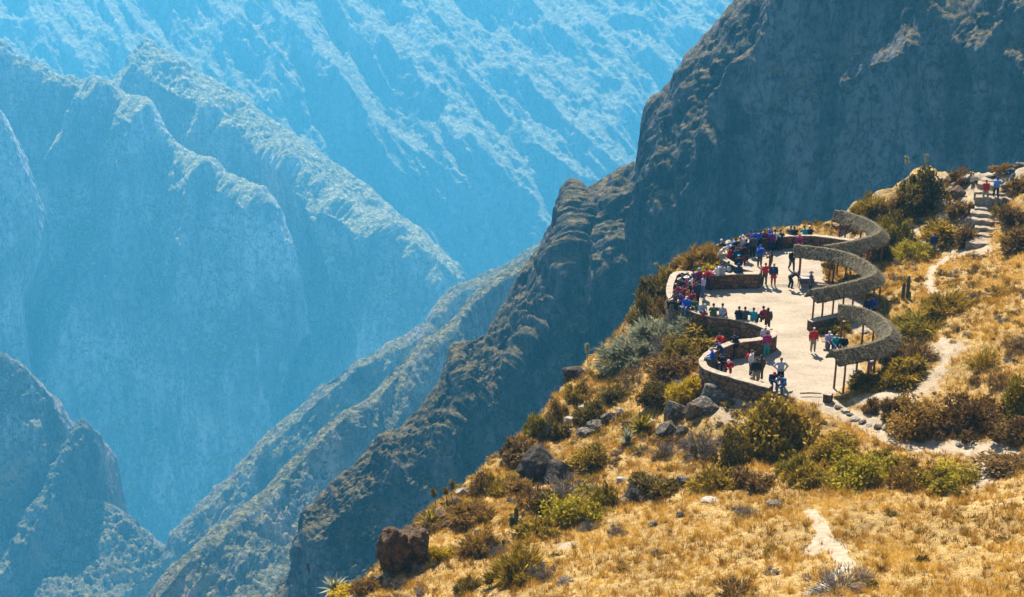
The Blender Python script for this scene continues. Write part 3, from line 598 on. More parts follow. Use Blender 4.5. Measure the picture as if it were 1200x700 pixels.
SHRUBS = [
 (912,524,84,64,'round','olive','largest round olive brown bush, just below the near end of the lowest parapet'),
 (980,537,52,34,'round','olive','gold-tipped dark bush right of the largest bush, beside the dirt path'),
 (1008,566,62,40,'round','lime','grey-green bush at the back edge of the golden mound, left of the golden brown one'),
 (1072,568,48,32,'round','gold','round golden brown bush on the near side of the dirt path bend'),
 (1112,567,56,28,'round','lime','wide yellow-green bush joined to the right of the round golden brown bush'),
 (1034,550,38,24,'round','green','dark green bush on the left bank of the dirt path, behind the golden brown one'),
 (932,556,36,26,'small','green','small bright green bush in front of the largest bush'),
 (950,566,44,26,'round','olive','low olive bush between the bright green bush and the golden mound'),
 (858,543,36,38,'round','dark','upright dark brown bush left of the largest bush'),
 (820,533,42,32,'twiggy','grey','grey-green shrub below the boulders at the lowest parapet'),
 (838,572,52,28,'small','olive','low olive scrub at the upper left edge of the golden mound'),
 (884,572,40,24,'small','brown','low brown scrub at the edge of the golden mound, under the largest bush'),
 (1082,505,60,40,'round','gold','large golden brown bush on the far bank of the dirt path, left half'),
 (1142,500,70,40,'round','rust','large rusty brown bush on the far bank of the dirt path, right half'),
 (1110,508,34,20,'round','brown','small round tan bush in front of the two large ones on the far bank'),
 (1196,516,44,30,'round','brown','brown bush at the right edge of the photo, beside the path end'),
 (1199,488,44,46,'round','green','dark green bush at the right edge of the photo, above the brown one'),
 (1186,552,60,20,'small','brown','low reddish scrub at the right edge behind the golden mound'),
 (1023,481,22,16,'small','brown','small brown shrub on the sandy bank above the stone-edged path, left one'),
 (1050,480,28,18,'small','brown','small brown shrub on the sandy bank above the stone-edged path, right one'),
 (1043,493,18,11,'small','brown','lowest small brown shrub on the sandy bank, almost on the path'),
 (1107,369,54,30,'spiky','olive','wide olive green bush below the curved pale footpath'),
 (1084,391,62,26,'spiky','green','low green bush just below and left of the olive one under the footpath'),
 (1078,420,44,26,'twiggy','brown','brown green scrub right of the nearest thatched roof bend'),
 (1060,440,44,26,'small','olive','olive scrub right of the nearest shelter, below its bend'),
 (1042,452,34,22,'small','olive','olive shrub at the foot of the nearest shelter, near side'),
 (1012,452,34,18,'small','dark','dark low shrub under the near arm of the nearest shelter'),
 (1150,433,38,28,'twiggy','olive','olive bush alone on the sandy slope right of the shelters'),
 (1172,450,34,20,'twiggy','brown','brown tuft bush on the right slope, right of the lone olive bush'),
 (1196,410,34,20,'twiggy','brown','brown tuft bush at the right edge halfway up the golden slope'),
 (1083,238,46,42,'round','dark','largest dark bush on the skyline rim, left of the stairway top'),
 (1073,247,36,22,'round','brown','lower brown part-dead bush at the foot of the large skyline bush'),
 (1021,250,34,24,'spiky','olive','round olive bush on the rim behind the farthest thatched roof'),
 (1048,283,38,34,'round','green','tall green bush right of the bend of the farthest thatched roof'),
 (1030,306,40,22,'round','brown','low round brown bush between the two farther roof bends'),
 (1070,301,42,22,'spiky','lime','yellow-green bush left of the walker in navy on the small footpath'),
 (1104,282,46,24,'small','olive','olive brown bush cluster left of the stairway, left one'),
 (1129,286,26,22,'small','brown','brown bush hard against the left side of the stairway foot'),
 (1127,212,26,16,'small','brown','small brown bush on the rim rocks left of the stairway top'),
 (1127,250,26,16,'small','brown','brown bush on the left bank of the stairway, halfway up'),
 (1050,250,24,18,'small','rust','rusty bush beside the person in brown near the rim'),
 (1049,262,18,12,'small','grey','small grey cushion shrub below the rusty rim bush'),
 (1180,200,30,10,'small','rust','low rusty shrub on the skyline right of the stairway top'),
 (1190,262,30,22,'small','brown','brown bush on the right bank of the stairway, halfway up'),
 (1192,290,40,26,'small','brown','wide brown bush right of the stairway foot'),
 (1198,222,26,16,'small','gold','golden bush at the right edge beside the stairway top'),
 (1000,332,28,12,'small','green','green plant behind the middle shelter posts'),
 (982,388,24,12,'small','green','dark green plants growing behind the bench of the nearest shelter'),
 (972,315,14,12,'small','dark','dark dead bush inside the bend of the middle shelter'),
 (816,314,46,26,'spiky','gold','golden bush on the rim behind the middle lobe parapet, left one'),
 (836,306,34,22,'spiky','gold','golden bush on the rim right against the farthest lobe'),
 (836,320,30,16,'small','yellow','bright yellow bush right behind the middle lobe parapet'),
 (783,338,26,26,'small','olive','olive bush on the rim outside the far corner of the middle lobe'),
 (768,350,32,28,'small','dark','dark bush on the rim, left of the crowded corner of the middle lobe'),
 (756,376,34,34,'small','dark','dark rim bush above the big silvery shrub'),
 (776,377,34,26,'small','brown','brown bush below the crowded corner of the middle lobe'),
 (772,405,66,36,'spiky','silver','big silvery shrub on the slope left of the terrace, upper'),
 (740,424,60,34,'spiky','silver','silvery shrub running down the rim below the big one'),
 (785,416,46,30,'twiggy','grey','grey dead shrub in the middle of the silvery patch'),
 (812,392,46,26,'spiky','silver','silvery shrub close under the middle lobe parapet'),
 (778,388,30,18,'small','yellow','bright yellow bush on top of the silvery patch'),
 (750,395,18,12,'small','yellow','small bright yellow bush on the rim, left of the silvery patch'),
 (714,440,36,30,'rosette','green','dark green spiky clump on the rim, halfway down the slope'),
 (846,402,46,18,'round','green','green bush in the hollow between the middle and nearest lobes, lower'),
 (826,393,52,22,'small','olive','olive and rusty scrub in the hollow between the middle and nearest lobes'),
 (850,385,26,16,'small','yellow','yellow bush in the hollow between the two nearer lobes, left'),
 (868,388,26,14,'small','lime','yellow-green bush in the hollow between the two nearer lobes, middle'),
 (885,391,20,10,'small','yellow','small yellow bush deepest in the hollow between the two nearer lobes'),
 (804,420,60,30,'round','olive','wide olive bush left of the nearest lobe'),
 (790,440,50,26,'small','brown','brown scrub left of the nearest lobe, above the bright yellow bush'),
 (806,467,40,28,'small','yellow','bright yellow bush outside the nearest lobe, above the boulders'),
 (772,474,40,32,'round','dark','dark bush left of the bright yellow bush outside the nearest lobe'),
 (745,446,36,22,'twiggy','brown','brown shrub on the golden slope below the silvery patch'),
 (718,470,36,22,'small','dark','dark shrub high on the rocky golden slope'),
 (694,492,36,26,'small','dark','dark shrub among rocks near the rim'),
 (676,470,26,22,'small','olive','olive shrub on the rim below the dark rim boulder'),
 (752,505,48,26,'rosette','green','grey-green spiky clump in the middle of the rocky slope'),
 (735,520,30,24,'rosette','silver','pale spiky clump just below the grey-green one'),
 (652,488,22,22,'small','gold','golden tuft bush standing on the rim'),
 (655,512,26,24,'small','dark','dark shrub on the rim behind the golden tuft'),
 (632,510,30,26,'small','green','green shrub hanging over the rim'),
 (614,536,40,26,'small','brown','brown shrub on the rim above the dark outcrop'),
 (780,534,26,20,'twiggy','grey','grey cushion shrub below the boulders'),
 (768,578,48,24,'small','dark','dark shrub patch at the left end of the golden mound'),
 (742,586,22,18,'small','grey','small grey brown shrub left of the dark patch'),
 (696,545,40,26,'small','olive','olive shrub in the middle of the lower slope'),
 (664,585,54,32,'twiggy','grey','grey brown shrub right of the dark outcrop'),
 (676,614,62,38,'round','lime','big yellow-green bush low on the slope'),
 (708,592,30,28,'round','green','dark green bush right above the big yellow-green one'),
 (645,602,36,28,'small','dark','dark bush left of the big yellow-green one'),
 (624,600,36,34,'twiggy','rust','reddish bare shrub below the dark outcrop'),
 (630,632,50,26,'small','olive','olive scrub left of the foot of the big yellow-green bush'),
 (582,582,40,26,'spiky','olive','spiky olive bush on the rim'),
 (566,578,26,24,'small','brown','brown bush on the rim left of the spiky olive one'),
 (608,577,34,20,'small','gold','golden shrub under the dark outcrop'),
 (505,617,40,28,'rosette','green','green spiky rosette beside the overhanging brown rock'),
 (492,604,28,18,'rosette','silver','pale spiky rosette on the rim above the overhanging brown rock'),
 (548,610,50,26,'spiky','gold','golden shrub behind the orange tufted one'),
 (560,645,38,28,'spiky','gold','orange gold tufted bush on the lower slope'),
 (520,655,26,18,'small','yellow','yellow bush low on the slope, left of the orange tufted one'),
 (505,628,34,20,'small','brown','brown scrub right of the overhanging brown rock'),
 (608,682,60,42,'spiky','olive','wide spiky dark olive bush near the bottom of the photo'),
 (636,680,34,22,'twiggy','grey','grey shrub hard right of the wide spiky bush at the bottom'),
 (550,693,30,18,'spiky','dark','small dark bush near the bottom edge of the photo'),
 (464,691,26,18,'twiggy','grey','pale grey cushion shrub near the bottom edge'),
 (484,670,16,14,'twiggy','grey','small grey shrub at the foot of the overhanging rock'),
 (430,690,30,14,'small','brown','brown scrub on the lowest part of the rim'),
 (392,693,46,22,'rosette','silver','pale spiky rosette at the lowest left end of the rim'),
 (404,699,34,12,'small','yellow','yellow moss bush at the lowest left end of the rim'),
 (690,622,22,14,'twiggy','grey','small grey shrub on the golden mound below the big yellow-green bush'),
 (585,650,30,16,'twiggy','grey','pale grey twigs right of the orange tufted bush'),
 (870,603,28,14,'twiggy','grey','grey twiggy shrub on top of the golden mound'),
 (985,694,70,30,'twiggy','grey','grey brown dead shrub at the foot of the pale forked path'),
 (860,700,44,28,'twiggy','brown','reddish brown dead shrub at the bottom edge, left of the forked path'),
 (722,627,22,14,'twiggy','grey','tiny grey shrub on the left part of the golden mound'),
 (1015,690,24,12,'small','dark','tiny dark shrub right of the dead shrub at the forked path'),
]
for i, s in enumerate(SHRUBS): shrub(*s[:6], s[6], i)

# ---- grass and low scrub that nobody could count
def tri_pts(n, lo, hi): return rng.uniform(lo, hi, (n, 2))
def field(n):
    P = np.stack([rng.uniform(-20, 45, n), rng.uniform(54, 124, n)], 1)
    a = P[:, 0] / P[:, 1]
    P = P[(np.abs(a) < 0.40)]
    ins = inside(P, REG); dc = dist_poly(P, crest_xy, False); P = P[ins | (dc < 3.5)]
    df = dist_poly(P, FLOOR); P = P[~inside(P, FLOOR) & (df > 0.45)]
    return P
P = field(95000); nn = fbm(P[:, 0] / 2.4, P[:, 1] / 2.4, P[:, 0] * 0 + 3, 4, 0.6)
pdm = path_d(P) + 0.3 * rng.normal(size=len(P))
sd_ = np.zeros(len(P))
for px, py, r in SANDY:
    p = hit(px, py)
    if p is not None: sd_ = np.maximum(sd_, np.clip(1.1 - np.hypot(P[:, 0] - p[0], P[:, 1] - p[1]) / (r * 1.4), 0, 1))
keep = (pdm + 0.5 * nn > 0.95) & (rng.uniform(size=len(P)) < np.clip(0.62 + nn * 1.5, 0.12, 1)) & (rng.uniform(size=len(P)) > sd_ * 1.3)
P = P[keep]; nn = nn[keep]; Hh = height(P)
print('tufts', len(P))
def tufts(P, H, nb, hmin, hmax, wid, spread, tone, name, mat):
    n = len(P); hh = rng.uniform(hmin, hmax, n); 
    pi = np.repeat(np.arange(n), nb); m = len(pi)
    a = rng.uniform(0, 2 * math.pi, m); r0 = rng.uniform(0, 0.10, m); ln = rng.uniform(0.15, 1.0, m) * spread
    base = np.c_[P[pi, 0] + np.cos(a) * r0, P[pi, 1] + np.sin(a) * r0, H[pi] - 0.03]
    hb = hh[pi] * rng.uniform(0.6, 1.1, m); tip = base + np.c_[np.cos(a) * ln * hb, np.sin(a) * ln * hb, hb * np.sqrt(np.clip(1 - ln**2 * .7, .2, 1))]
    b = rng.uniform(0, math.pi, m); s = np.c_[np.cos(b), np.sin(b), b * 0] * wid * rng.uniform(0.6, 1.4, m)[:, None]
    T = np.stack([base - s, base + s, tip], 1)
    return tag(link(name, tri_mesh(name, T, tone[pi] + rng.normal(size=m) * 0.16), mat), kind='stuff')
M_grass = leaf_mat('straw_grass', (0.39, 0.19, 0.020), (0.66, 0.40, 0.07), 0.78, 0.45)
big = fbm(P[:, 0] / 7, P[:, 1] / 7, P[:, 0] * 0 + 8, 4, 0.6); tone = 0.58 + 1.0 * big + 0.7 * nn + rng.normal(size=len(P)) * 0.18
tufts(P, Hh, 13, 0.16, 0.42, 0.018, 0.9, tone, 'dry_grass', M_grass)
Pt = P[(rng.uniform(size=len(P)) < 0.035)]; tone_t = rng.uniform(0.0, 0.8, len(Pt))
tufts(Pt, height(Pt), 60, 0.35, 0.62, 0.014, 0.95, tone_t, 'tussock_grass', M_grass)
# low scrub: small leafy cushions
P2 = field(26000); n2 = fbm(P2[:, 0] / 3.5 + 40, P2[:, 1] / 3.5, P2[:, 0] * 0 + 3, 4, 0.6)
dcr2 = dist_poly(P2, crest_xy, False); pr = np.clip(0.07 + n2 * 1.1 + 0.30 * smooth(24, 3, dcr2) - 0.5 * smooth(84, 70, P2[:, 1]), 0.01, 0.8)
P2 = P2[(rng.uniform(size=len(P2)) < pr) & (path_d(P2) > 1.5)]; H2 = height(P2); print('scrub', len(P2))
def cushions(P, H, name, mats):
    m = SH['small'][0][0]
    src = []
    for me, _ in SH['small']:
        v = np.zeros(len(me.vertices) * 3, np.float32); me.vertices.foreach_get('co', v); v = v.reshape(-1, 3, 3); src.append(v[rng.permutation(len(v))[:260]])
    for mi, (mname, mat) in enumerate(mats):
        Ts, tn = [], []
        for i in range(mi, len(P), len(mats)):
            r = rng.uniform(0.3, 1.0) ** 1.6 * 0.62; a = rng.uniform(0, 6.28); T = src[rng.integers(0, len(src))] * np.array([r, r, r * rng.uniform(0.5, 1.0)])
            c, s = math.cos(a), math.sin(a); Rm = np.array([[c, s, 0], [-s, c, 0], [0, 0, 1]]); T = T @ Rm
            # enlarge leaves
            ctr = T.mean(1, keepdims=True); T = ctr + (T - ctr) * 1.7
            Ts.append(T + np.array([P[i, 0], P[i, 1], H[i] - 0.03])); tn.append(np.clip(rng.uniform(0.1, 0.9) + rng.normal(size=len(T)) * 0.15, 0, 1))
        tag(link(mname, tri_mesh(mname, np.concatenate(Ts), np.concatenate(tn)), mat), kind='stuff')
cushions(P2, H2, 'low_scrub', [('brown_scrub', LM['brown']), ('olive_scrub', LM['olive']), ('grey_scrub', LM['grey']), ('golden_scrub', LM['gold']), ('dark_scrub', LM['dark'])])

# ---- rocks
def rock_np(sub=4, planes=16, rough=0.05, seed=0):
    bm = bmesh.new(); bmesh.ops.create_icosphere(bm, subdivisions=sub, radius=1); r = np.random.default_rng(seed)
    V = np.array([v.co[:] for v in bm.verts]); Fs = np.array([[v.index for v in f.verts] for f in bm.faces]); bm.free()
    n = unit(r.normal(size=(planes, 3))); d = r.uniform(0.6, 0.95, planes)
    q = V @ n.T; rr = np.where(q > 0.05, d / np.maximum(q, 0.05), 9).min(1); rr = np.minimum(rr, 1.15)
    V = V * rr[:, None]; nz = fbm(V[:, 0] * 2.3 + seed, V[:, 1] * 2.3, V[:, 2] * 2.3, 4, 0.6); V = V * (1 + rough * 3 * nz)[:, None]
    return V, Fs
ROCKS = [np_mesh('rock', *rock_np(4, 14 + i, 0.05, 50 + i), smooth=False) for i in range(6)]
def rock_surface(name, d, m, l, lichen=(0.30, 0.27, 0.16)):
    t = NT(name); v = t.coord(); a = t.noise(v, 2.2, 6, 0.65); b = t.noise(v, 9, 5, 0.7)
    c = t.ramp(t.math('ADD', t.math('MULTIPLY', a, 0.6), t.math('MULTIPLY', b, 0.4)), [(0.36, d), (0.5, m), (0.64, l)])
    c = t.mix(t.ramp(t.noise(v, 4.5, 4, 0.6), [(0.58, 0.0), (0.64, 0.7)]), c, lichen); t.color(c); t.bump(b, 0.7, 0.12); return t.m
M_rk = rock_surface('grey_boulder', (0.03, 0.024, 0.018), (0.09, 0.07, 0.05), (0.19, 0.155, 0.115))
M_rb = rock_surface('brown_boulder', (0.045, 0.025, 0.014), (0.13, 0.075, 0.038), (0.20, 0.13, 0.075), (0.16, 0.11, 0.05))
M_dk = rock_surface('dark_boulder', (0.018, 0.013, 0.01), (0.045, 0.033, 0.024), (0.10, 0.075, 0.055), (0.09, 0.07, 0.04))
M_rp = rock_surface('pale_stone', (0.20, 0.17, 0.13), (0.34, 0.29, 0.22), (0.44, 0.39, 0.31))
def rock(px, py, w, h, mat, label, k=0, group='rocks on the slope', depth=0.8, tilt=(0, 0)):
    p = hit(px, py)
    if p is None: print('miss rock', px, py); return
    s = mpp(p); o = link('rock', ROCKS[k % 6], mat); o.scale = (w * s / 2, w * s / 2 * depth, h * s / 1.75)
    o.location = (p[0], p[1] + w * s * 0.2 * depth, p[2] + h * s * 0.28); o.rotation_euler = (tilt[0], tilt[1], rng.uniform(-0.4, 0.4))
    return tag(o, label, 'rock', group)
RK = [
 (790,492,30,28,M_rk,'upright grey boulder left of the biggest boulder below the nearest lobe'),
 (811,492,24,24,M_rb,'brown round boulder between two grey ones below the nearest lobe'),
 (838,470,40,26,M_rk,'biggest grey boulder, touching the outside of the nearest lobe wall'),
 (826,486,30,22,M_rk,'grey boulder in front of the biggest boulder below the nearest lobe'),
 (780,512,30,22,M_rk,'grey boulder lowest left in the group below the nearest lobe'),
 (800,508,18,12,M_rk,'small grey boulder lowest in the group below the nearest lobe'),
 (765,498,12,8,M_rp,'pale flat stone left of the boulder group'),
 (775,430,10,8,M_rk,'small round stone showing in the silvery patch'),
 (672,446,34,20,M_dk,'dark layered boulder standing on the rim beneath the spiky clump'),
 (632,562,42,44,M_dk,'dark overhanging outcrop on the rim, with black shade under it'),
 (616,556,26,22,M_dk,'grey ledge stone left of the dark overhanging outcrop'),
 (655,566,40,34,M_dk,'dark block right of the dark overhanging outcrop'),
 (646,513,22,24,M_rk,'dark standing rock on the rim above the outcrop'),
 (666,496,16,8,M_rp,'pale flat rock just behind the golden tuft on the rim'),
 (684,486,18,14,M_rp,'pale rock high on the rocky golden slope, left of the dark shrub'),
 (700,503,24,10,M_rk,'grey slab in the middle of the rocky golden slope'),
 (712,494,18,14,M_rk,'grey rock under the dark shrub on the rocky golden slope'),
 (726,486,12,10,M_rp,'small pale rock right of the dark shrub on the rocky golden slope'),
 (664,508,22,6,M_rp,'long pale slab lying on the golden slope near the rim'),
 (684,512,28,10,M_rk,'long grey slab pointing down the golden slope'),
 (755,363,24,22,M_rk,'dark rock on the rim outside the crowded corner'),
 (746,380,14,18,M_rk,'dark rock jutting from the rim above the silvery shrub'),
 (541,581,16,12,M_rp,'pale rounded rock standing on the rim, lower part'),
 (533,592,22,12,M_rb,'brown rock on the rim just below the pale rounded one'),
 (550,600,16,12,M_rb,'brown rock below the rim, behind the golden shrub'),
 (574,574,20,10,M_rp,'pale slab under the spiky olive bush on the rim'),
 (595,572,18,12,M_rb,'brown rock right of the spiky olive bush on the rim'),
 (515,612,22,16,M_rb,'brown rock right of the green rosette'),
 (520,622,16,12,M_rb,'small brown rock below the green rosette'),
 (582,634,14,8,M_rp,'small pale rock beside the columnar cactus'),
 (455,678,16,10,M_rk,'dark stone at the foot of the overhanging brown rock, on the rim'),
 (442,684,14,10,M_rk,'dark stone lowest on the rim'),
 (728,566,16,8,M_rp,'pale stone on the lower slope, right of the dark green bush'),
 (735,590,14,6,M_rp,'flat pale stone at the left end of the golden mound'),
 (765,618,14,8,M_rk,'lone grey stone on the left part of the golden mound'),
 (797,606,12,8,M_rk,'lone dark stone on the golden mound'),
 (800,570,22,14,M_rk,'grey rock behind the dark shrub patch'),
 (830,590,26,5,M_rp,'long flat pale slab on the golden mound'),
 (908,595,26,7,M_rk,'flat grey slab on top of the golden mound, right of the twiggy shrub'),
 (1010,695,24,10,M_rb,'dark brown stone beside the dead shrub at the forked path'),
 (950,698,18,6,M_rp,'pale flat stone at the bottom edge below the forked path'),
 (1014,391,13,6,M_rp,'white flat stone inside the bend of the nearest shelter'),
 (1125,523,12,5,M_rp,'pale stone on the edge of the dirt path bend'),
 (1160,490,14,6,M_rp,'pale stone under the large rusty bush'),
 (995,262,26,10,M_rp,'pale rock under the farthest thatched roof, left'),
 (1008,268,20,9,M_rp,'pale rock under the farthest thatched roof, right'),
 (988,268,20,8,M_rb,'brown rock at the end of the farthest parapet'),
 (1020,258,14,8,M_rb,'brown rock on the rim behind the farthest thatched roof'),
 (1098,222,18,10,M_rb,'brown rock right of the large skyline bush'),
 (1106,232,30,12,M_rb,'long brown ledge below the large skyline bush, upper'),
 (1104,240,26,8,M_rp,'pale ledge stone right of the large skyline bush, lower'),
 (1123,231,16,14,M_rb,'dark arch-shaped rock left of the stairway top'),
 (1134,212,16,9,M_rp,'pale rim stone left of the stairway top'),
 (1143,214,16,8,M_rk,'grey rim stone left of the stairway top, right of the pale one'),
 (1150,217,14,8,M_rk,'grey stone touching the left of the topmost steps'),
 (1160,213,16,8,M_rk,'grey stone behind the topmost step'),
 (1180,224,16,10,M_rk,'grey stone right of the topmost steps'),
 (1172,216,14,7,M_rp,'pale stone right of the walker in the blue shirt'),
 (1122,252,20,10,M_rp,'pale rock on the left bank of the stairway'),
 (1137,266,16,14,M_rk,'dark rock against the left edge of the stairway'),
 (1178,240,10,10,M_rk,'dark rock against the right edge of the stairway'),
 (1195,198,18,8,M_rk,'grey rock on the skyline at the right edge of the photo'),
]
for i, r_ in enumerate(RK): rock(*r_, i)
for i, (x, y, w, h) in enumerate([(982,480,11,5),(989,485,13,6),(996,489,12,5),(1003,494,13,6),(1011,497,12,5),(1019,500,12,5),(1030,503,14,6),(1040,505,18,7)]):
    rock(x, y, w, h, M_rp if i % 2 else M_rk, ['first', 'second', 'third', 'fourth', 'fifth', 'sixth', 'seventh', 'last'][i] + ' stone from the terrace in the row edging the dirt path', i, 'stones edging the path')
# the tall brown rock that leans out over the drop
M_crag = rock_surface('crag_rock', (0.022, 0.012, 0.007), (0.075, 0.042, 0.022), (0.16, 0.10, 0.055), (0.10, 0.075, 0.04))
def crag(px, py, w, h, label, seed, lean):
    p = hit(px, py); s = mpp(p); V, Fs = rock_np(5, 20, 0.10, seed); V = V * np.array([w * s / 2, w * s / 2 * 1.1, h * s / 1.75])
    V[:, 0] += lean * V[:, 2] + 0.25 * fbm(V[:, 0] * .9, V[:, 1] * .9, V[:, 2] * .6, 4, 0.6); V[:, 1] += 0.3 * fbm(V[:, 0] + 5, V[:, 1], V[:, 2], 4, 0.6)
    o = link('rock', np_mesh('rock', V, Fs, False), M_crag); o.location = (p[0], p[1] + 0.6, p[2] + h * s * 0.30); tag(o, label, 'rock', 'rocks on the slope')
crag(465, 670, 46, 66, 'tall brown rock face leaning out over the drop, low on the rim', 74, -0.10)
crag(485, 658, 44, 52, 'brown broken rock right behind the tall leaning rock', 77, 0.05)
# ================================================================== shelters
def simple_mat(name, a, b, scale=6, rough=0.85, bump=0.4, stretch=(1, 1, 1)):
    t = NT(name); v = t.coord(stretch); n = t.noise(v, scale, 5, 0.65); t.color(t.ramp(n, [(0.35, a), (0.65, b)])); t.b.inputs['Roughness'].default_value = rough
    if bump: t.bump(n, bump, 0.03)
    return t.m
M_thatch = simple_mat('thatch', (0.035, 0.026, 0.013), (0.14, 0.11, 0.06), 7, 0.95, 1.0, (1, 1, 0.45))
M_post = simple_mat('red_wood', (0.12, 0.045, 0.02), (0.24, 0.095, 0.045), 10)
M_plank = simple_mat('brown_plank', (0.14, 0.08, 0.045), (0.26, 0.17, 0.10), 8)
RIDGES = [
 [(980,246.5),(990,248),(1003,252),(1013,255.5),(1022,259.5),(1029,264.5),(1032,269),(1028,273.5),(1017,278),(1003,281.5),(985,285),(966,288)],
 [(932,287),(942,287.5),(952,289),(968,291),(984,293.5),(1000,298.5),(1013,305),(1023,312),(1027,317.5),(1022,322.5),(1010,326.5),(994,331),(975,335),(951,339.5)],
 [(984,357),(995,357.8),(1006,359.5),(1018,363),(1030,369),(1039,376),(1044.5,384),(1042,391.5),(1033,397.5),(1018,402.5),(1000,407),(976,411)]]
RH = [2.55, 2.65, 2.8]
def shelter(ri, label, benches, post_t, first_open=True):
    px = RIDGES[ri]; zr = RH[ri]
    P = resample(np.array([PZ(x, y, zr)[:2] for x, y in px]), 0.22); n = len(P)
    c = P.mean(0); g0 = float(height([c])[0]); e = empty('thatched_shelter', (c[0], c[1], 0.0), label=label, cat='shelter', group='curved thatched shelters beside the terrace')
    T = unit(np.gradient(P, axis=0)); Nn = np.stack([-T[:, 1], T[:, 0]], 1)
    # roof cross-section: outer skin over the ridge, then the underside
    prof = [(-0.76, -0.80), (-0.75, -0.68), (-0.55, -0.47), (-0.31, -0.22), (-0.11, 0.0), (0.11, 0.0), (0.31, -0.22), (0.55, -0.47), (0.75, -0.68), (0.76, -0.80), (0.66, -0.79), (0.0, -0.16), (-0.66, -0.79)]
    k = len(prof); V = np.zeros((n, k, 3))
    for j, (o, z) in enumerate(prof):
        jit = 0.05 if j < 10 else 0.01
        wob = fbm(np.arange(n) * 0.45 + j * 7.7, np.arange(n) * 0.0 + j, np.arange(n) * 0.0 + ri, 4, 0.7)
        q = P + Nn * (o + 0.10 * wob * (j in (0, 1, 8, 9)))[:, None]
        V[:, j, :2] = q; V[:, j, 2] = zr + z + jit * 2.6 * wob
    V[0, :, :2] -= T[0] * 0.1
    V = V.reshape(-1, 3) - np.array([c[0], c[1], 0]); fs = []
    for i in range(n - 1):
        for j in range(k): fs.append((i * k + j, i * k + (j + 1) % k, (i + 1) * k + (j + 1) % k, (i + 1) * k + j))
    me = np_mesh('roof', V, fs, False)
    bm = bmesh.new(); bm.from_mesh(me); bm.verts.ensure_lookup_table()
    for s in (0, (n - 1) * k): bm.faces.new([bm.verts[s + j] for j in range(k)])
    # straw ends sticking out of the thatch
    for i in range(n * 60):
        a = rng.uniform(0, n - 1.001); j = rng.uniform(0, 9); ia, ja = int(a), int(j); fa, fj = a - ia, j - ja
        q = lambda I, J: V[I * k + J]
        p0 = (q(ia, ja) * (1 - fj) + q(ia, ja + 1) * fj) * (1 - fa) + (q(ia + 1, ja) * (1 - fj) + q(ia + 1, ja + 1) * fj) * fa
        side = Nn[ia] * (1 if j > 4.5 else -1); d = np.r_[side, -0.35] * rng.uniform(0.08, 0.24) + rng.normal(size=3) * 0.04; d[2] += 0.06
        s = np.r_[T[ia], 0] * 0.02
        vs3 = [bm.verts.new(p0 - s), bm.verts.new(p0 + s), bm.verts.new(p0 + d)]; bm.faces.new(vs3)
    bmesh.ops.recalc_face_normals(bm, faces=bm.faces[:]); bm.to_mesh(me); bm.free()
    link('roof', me, M_thatch, e)
    # posts on both sides, cross ties and eave poles
    for q, t in enumerate(post_t):
        i = min(n - 1, max(0, int(t * (n - 1))))
        for sgn in (-1, 1):
            p = P[i] + Nn[i] * 0.52 * sgn; g = float(height([p])[0]); g = max(g, 0) if inside(np.array([p]), FLOOR)[0] else g
            link('post', tubes_mesh('post', [([(p[0] - c[0], p[1] - c[1], g - 0.2), (p[0] - c[0] + 0.02, p[1] - c[1], (g + zr) / 2), (p[0] - c[0], p[1] - c[1], zr - 0.68)], [0.075, 0.065, 0.07])], 8), M_post, e)
        a = P[i] - Nn[i] * 0.6 - c; b = P[i] + Nn[i] * 0.6 - c
        link('cross_beam', tubes_mesh('cross_beam', [([(*a, zr - 0.76), (*((a + b) / 2), zr - 0.74), (*b, zr - 0.76)], [0.05] * 3)], 6), M_post, e)
    for sgn in (-1, 1):
        q = P + Nn * 0.56 * sgn - c; m = q[::4]
        link('eave_pole', tubes_mesh('eave_pole', [(np.c_[m, np.full(len(m), zr - 0.72)], [0.045] * len(m))], 6), M_post, e)
    for (a, b, h, wd, mat) in benches:
        A = PZ(*a, h)[:2]; B = PZ(*b, h)[:2]; q = resample(np.array([A, B]), 0.3)
        if mat == 'stone':
            ribbon('bench', q - c, wd, -0.3, h, M_wall, e, 0.012); ribbon('bench_seat', q - c, wd + 0.06, h, h + 0.06, M_cap, e, 0.01)
        else:
            ribbon('bench', q - c, wd, h - 0.06, h, M_plank, e, 0.004)
            for z in (q[1], q[-2]): ribbon('bench_leg', np.array([z - c + [-0.06, 0], z - c + [0.06, 0]]), wd * .7, -0.2, h - 0.062, M_plank, e)
    return e
shelter(0, 'farthest curved thatched shelter, by the rim at the end of the long parapet', [], [0.06, 0.25, 0.42, 0.56, 0.7, 0.86])
shelter(1, 'middle curved thatched shelter, its far arm reaching out over the terrace', [((958,333),(990,334),.42,.35,'plank'),((992,334),(1012,345),.42,.35,'plank')], [0.04, 0.2, 0.34, 0.47, 0.6, 0.72, 0.84, 0.97])
shelter(2, 'nearest curved thatched shelter, over the three people sitting on its bench', [((949,377),(985,369),.55,.5,'stone'),((963,399),(992,400),.42,.4,'plank'),((966,461),(975,463),.45,.5,'stone')], [0.03, 0.2, 0.36, 0.5, 0.64, 0.8, 0.95])

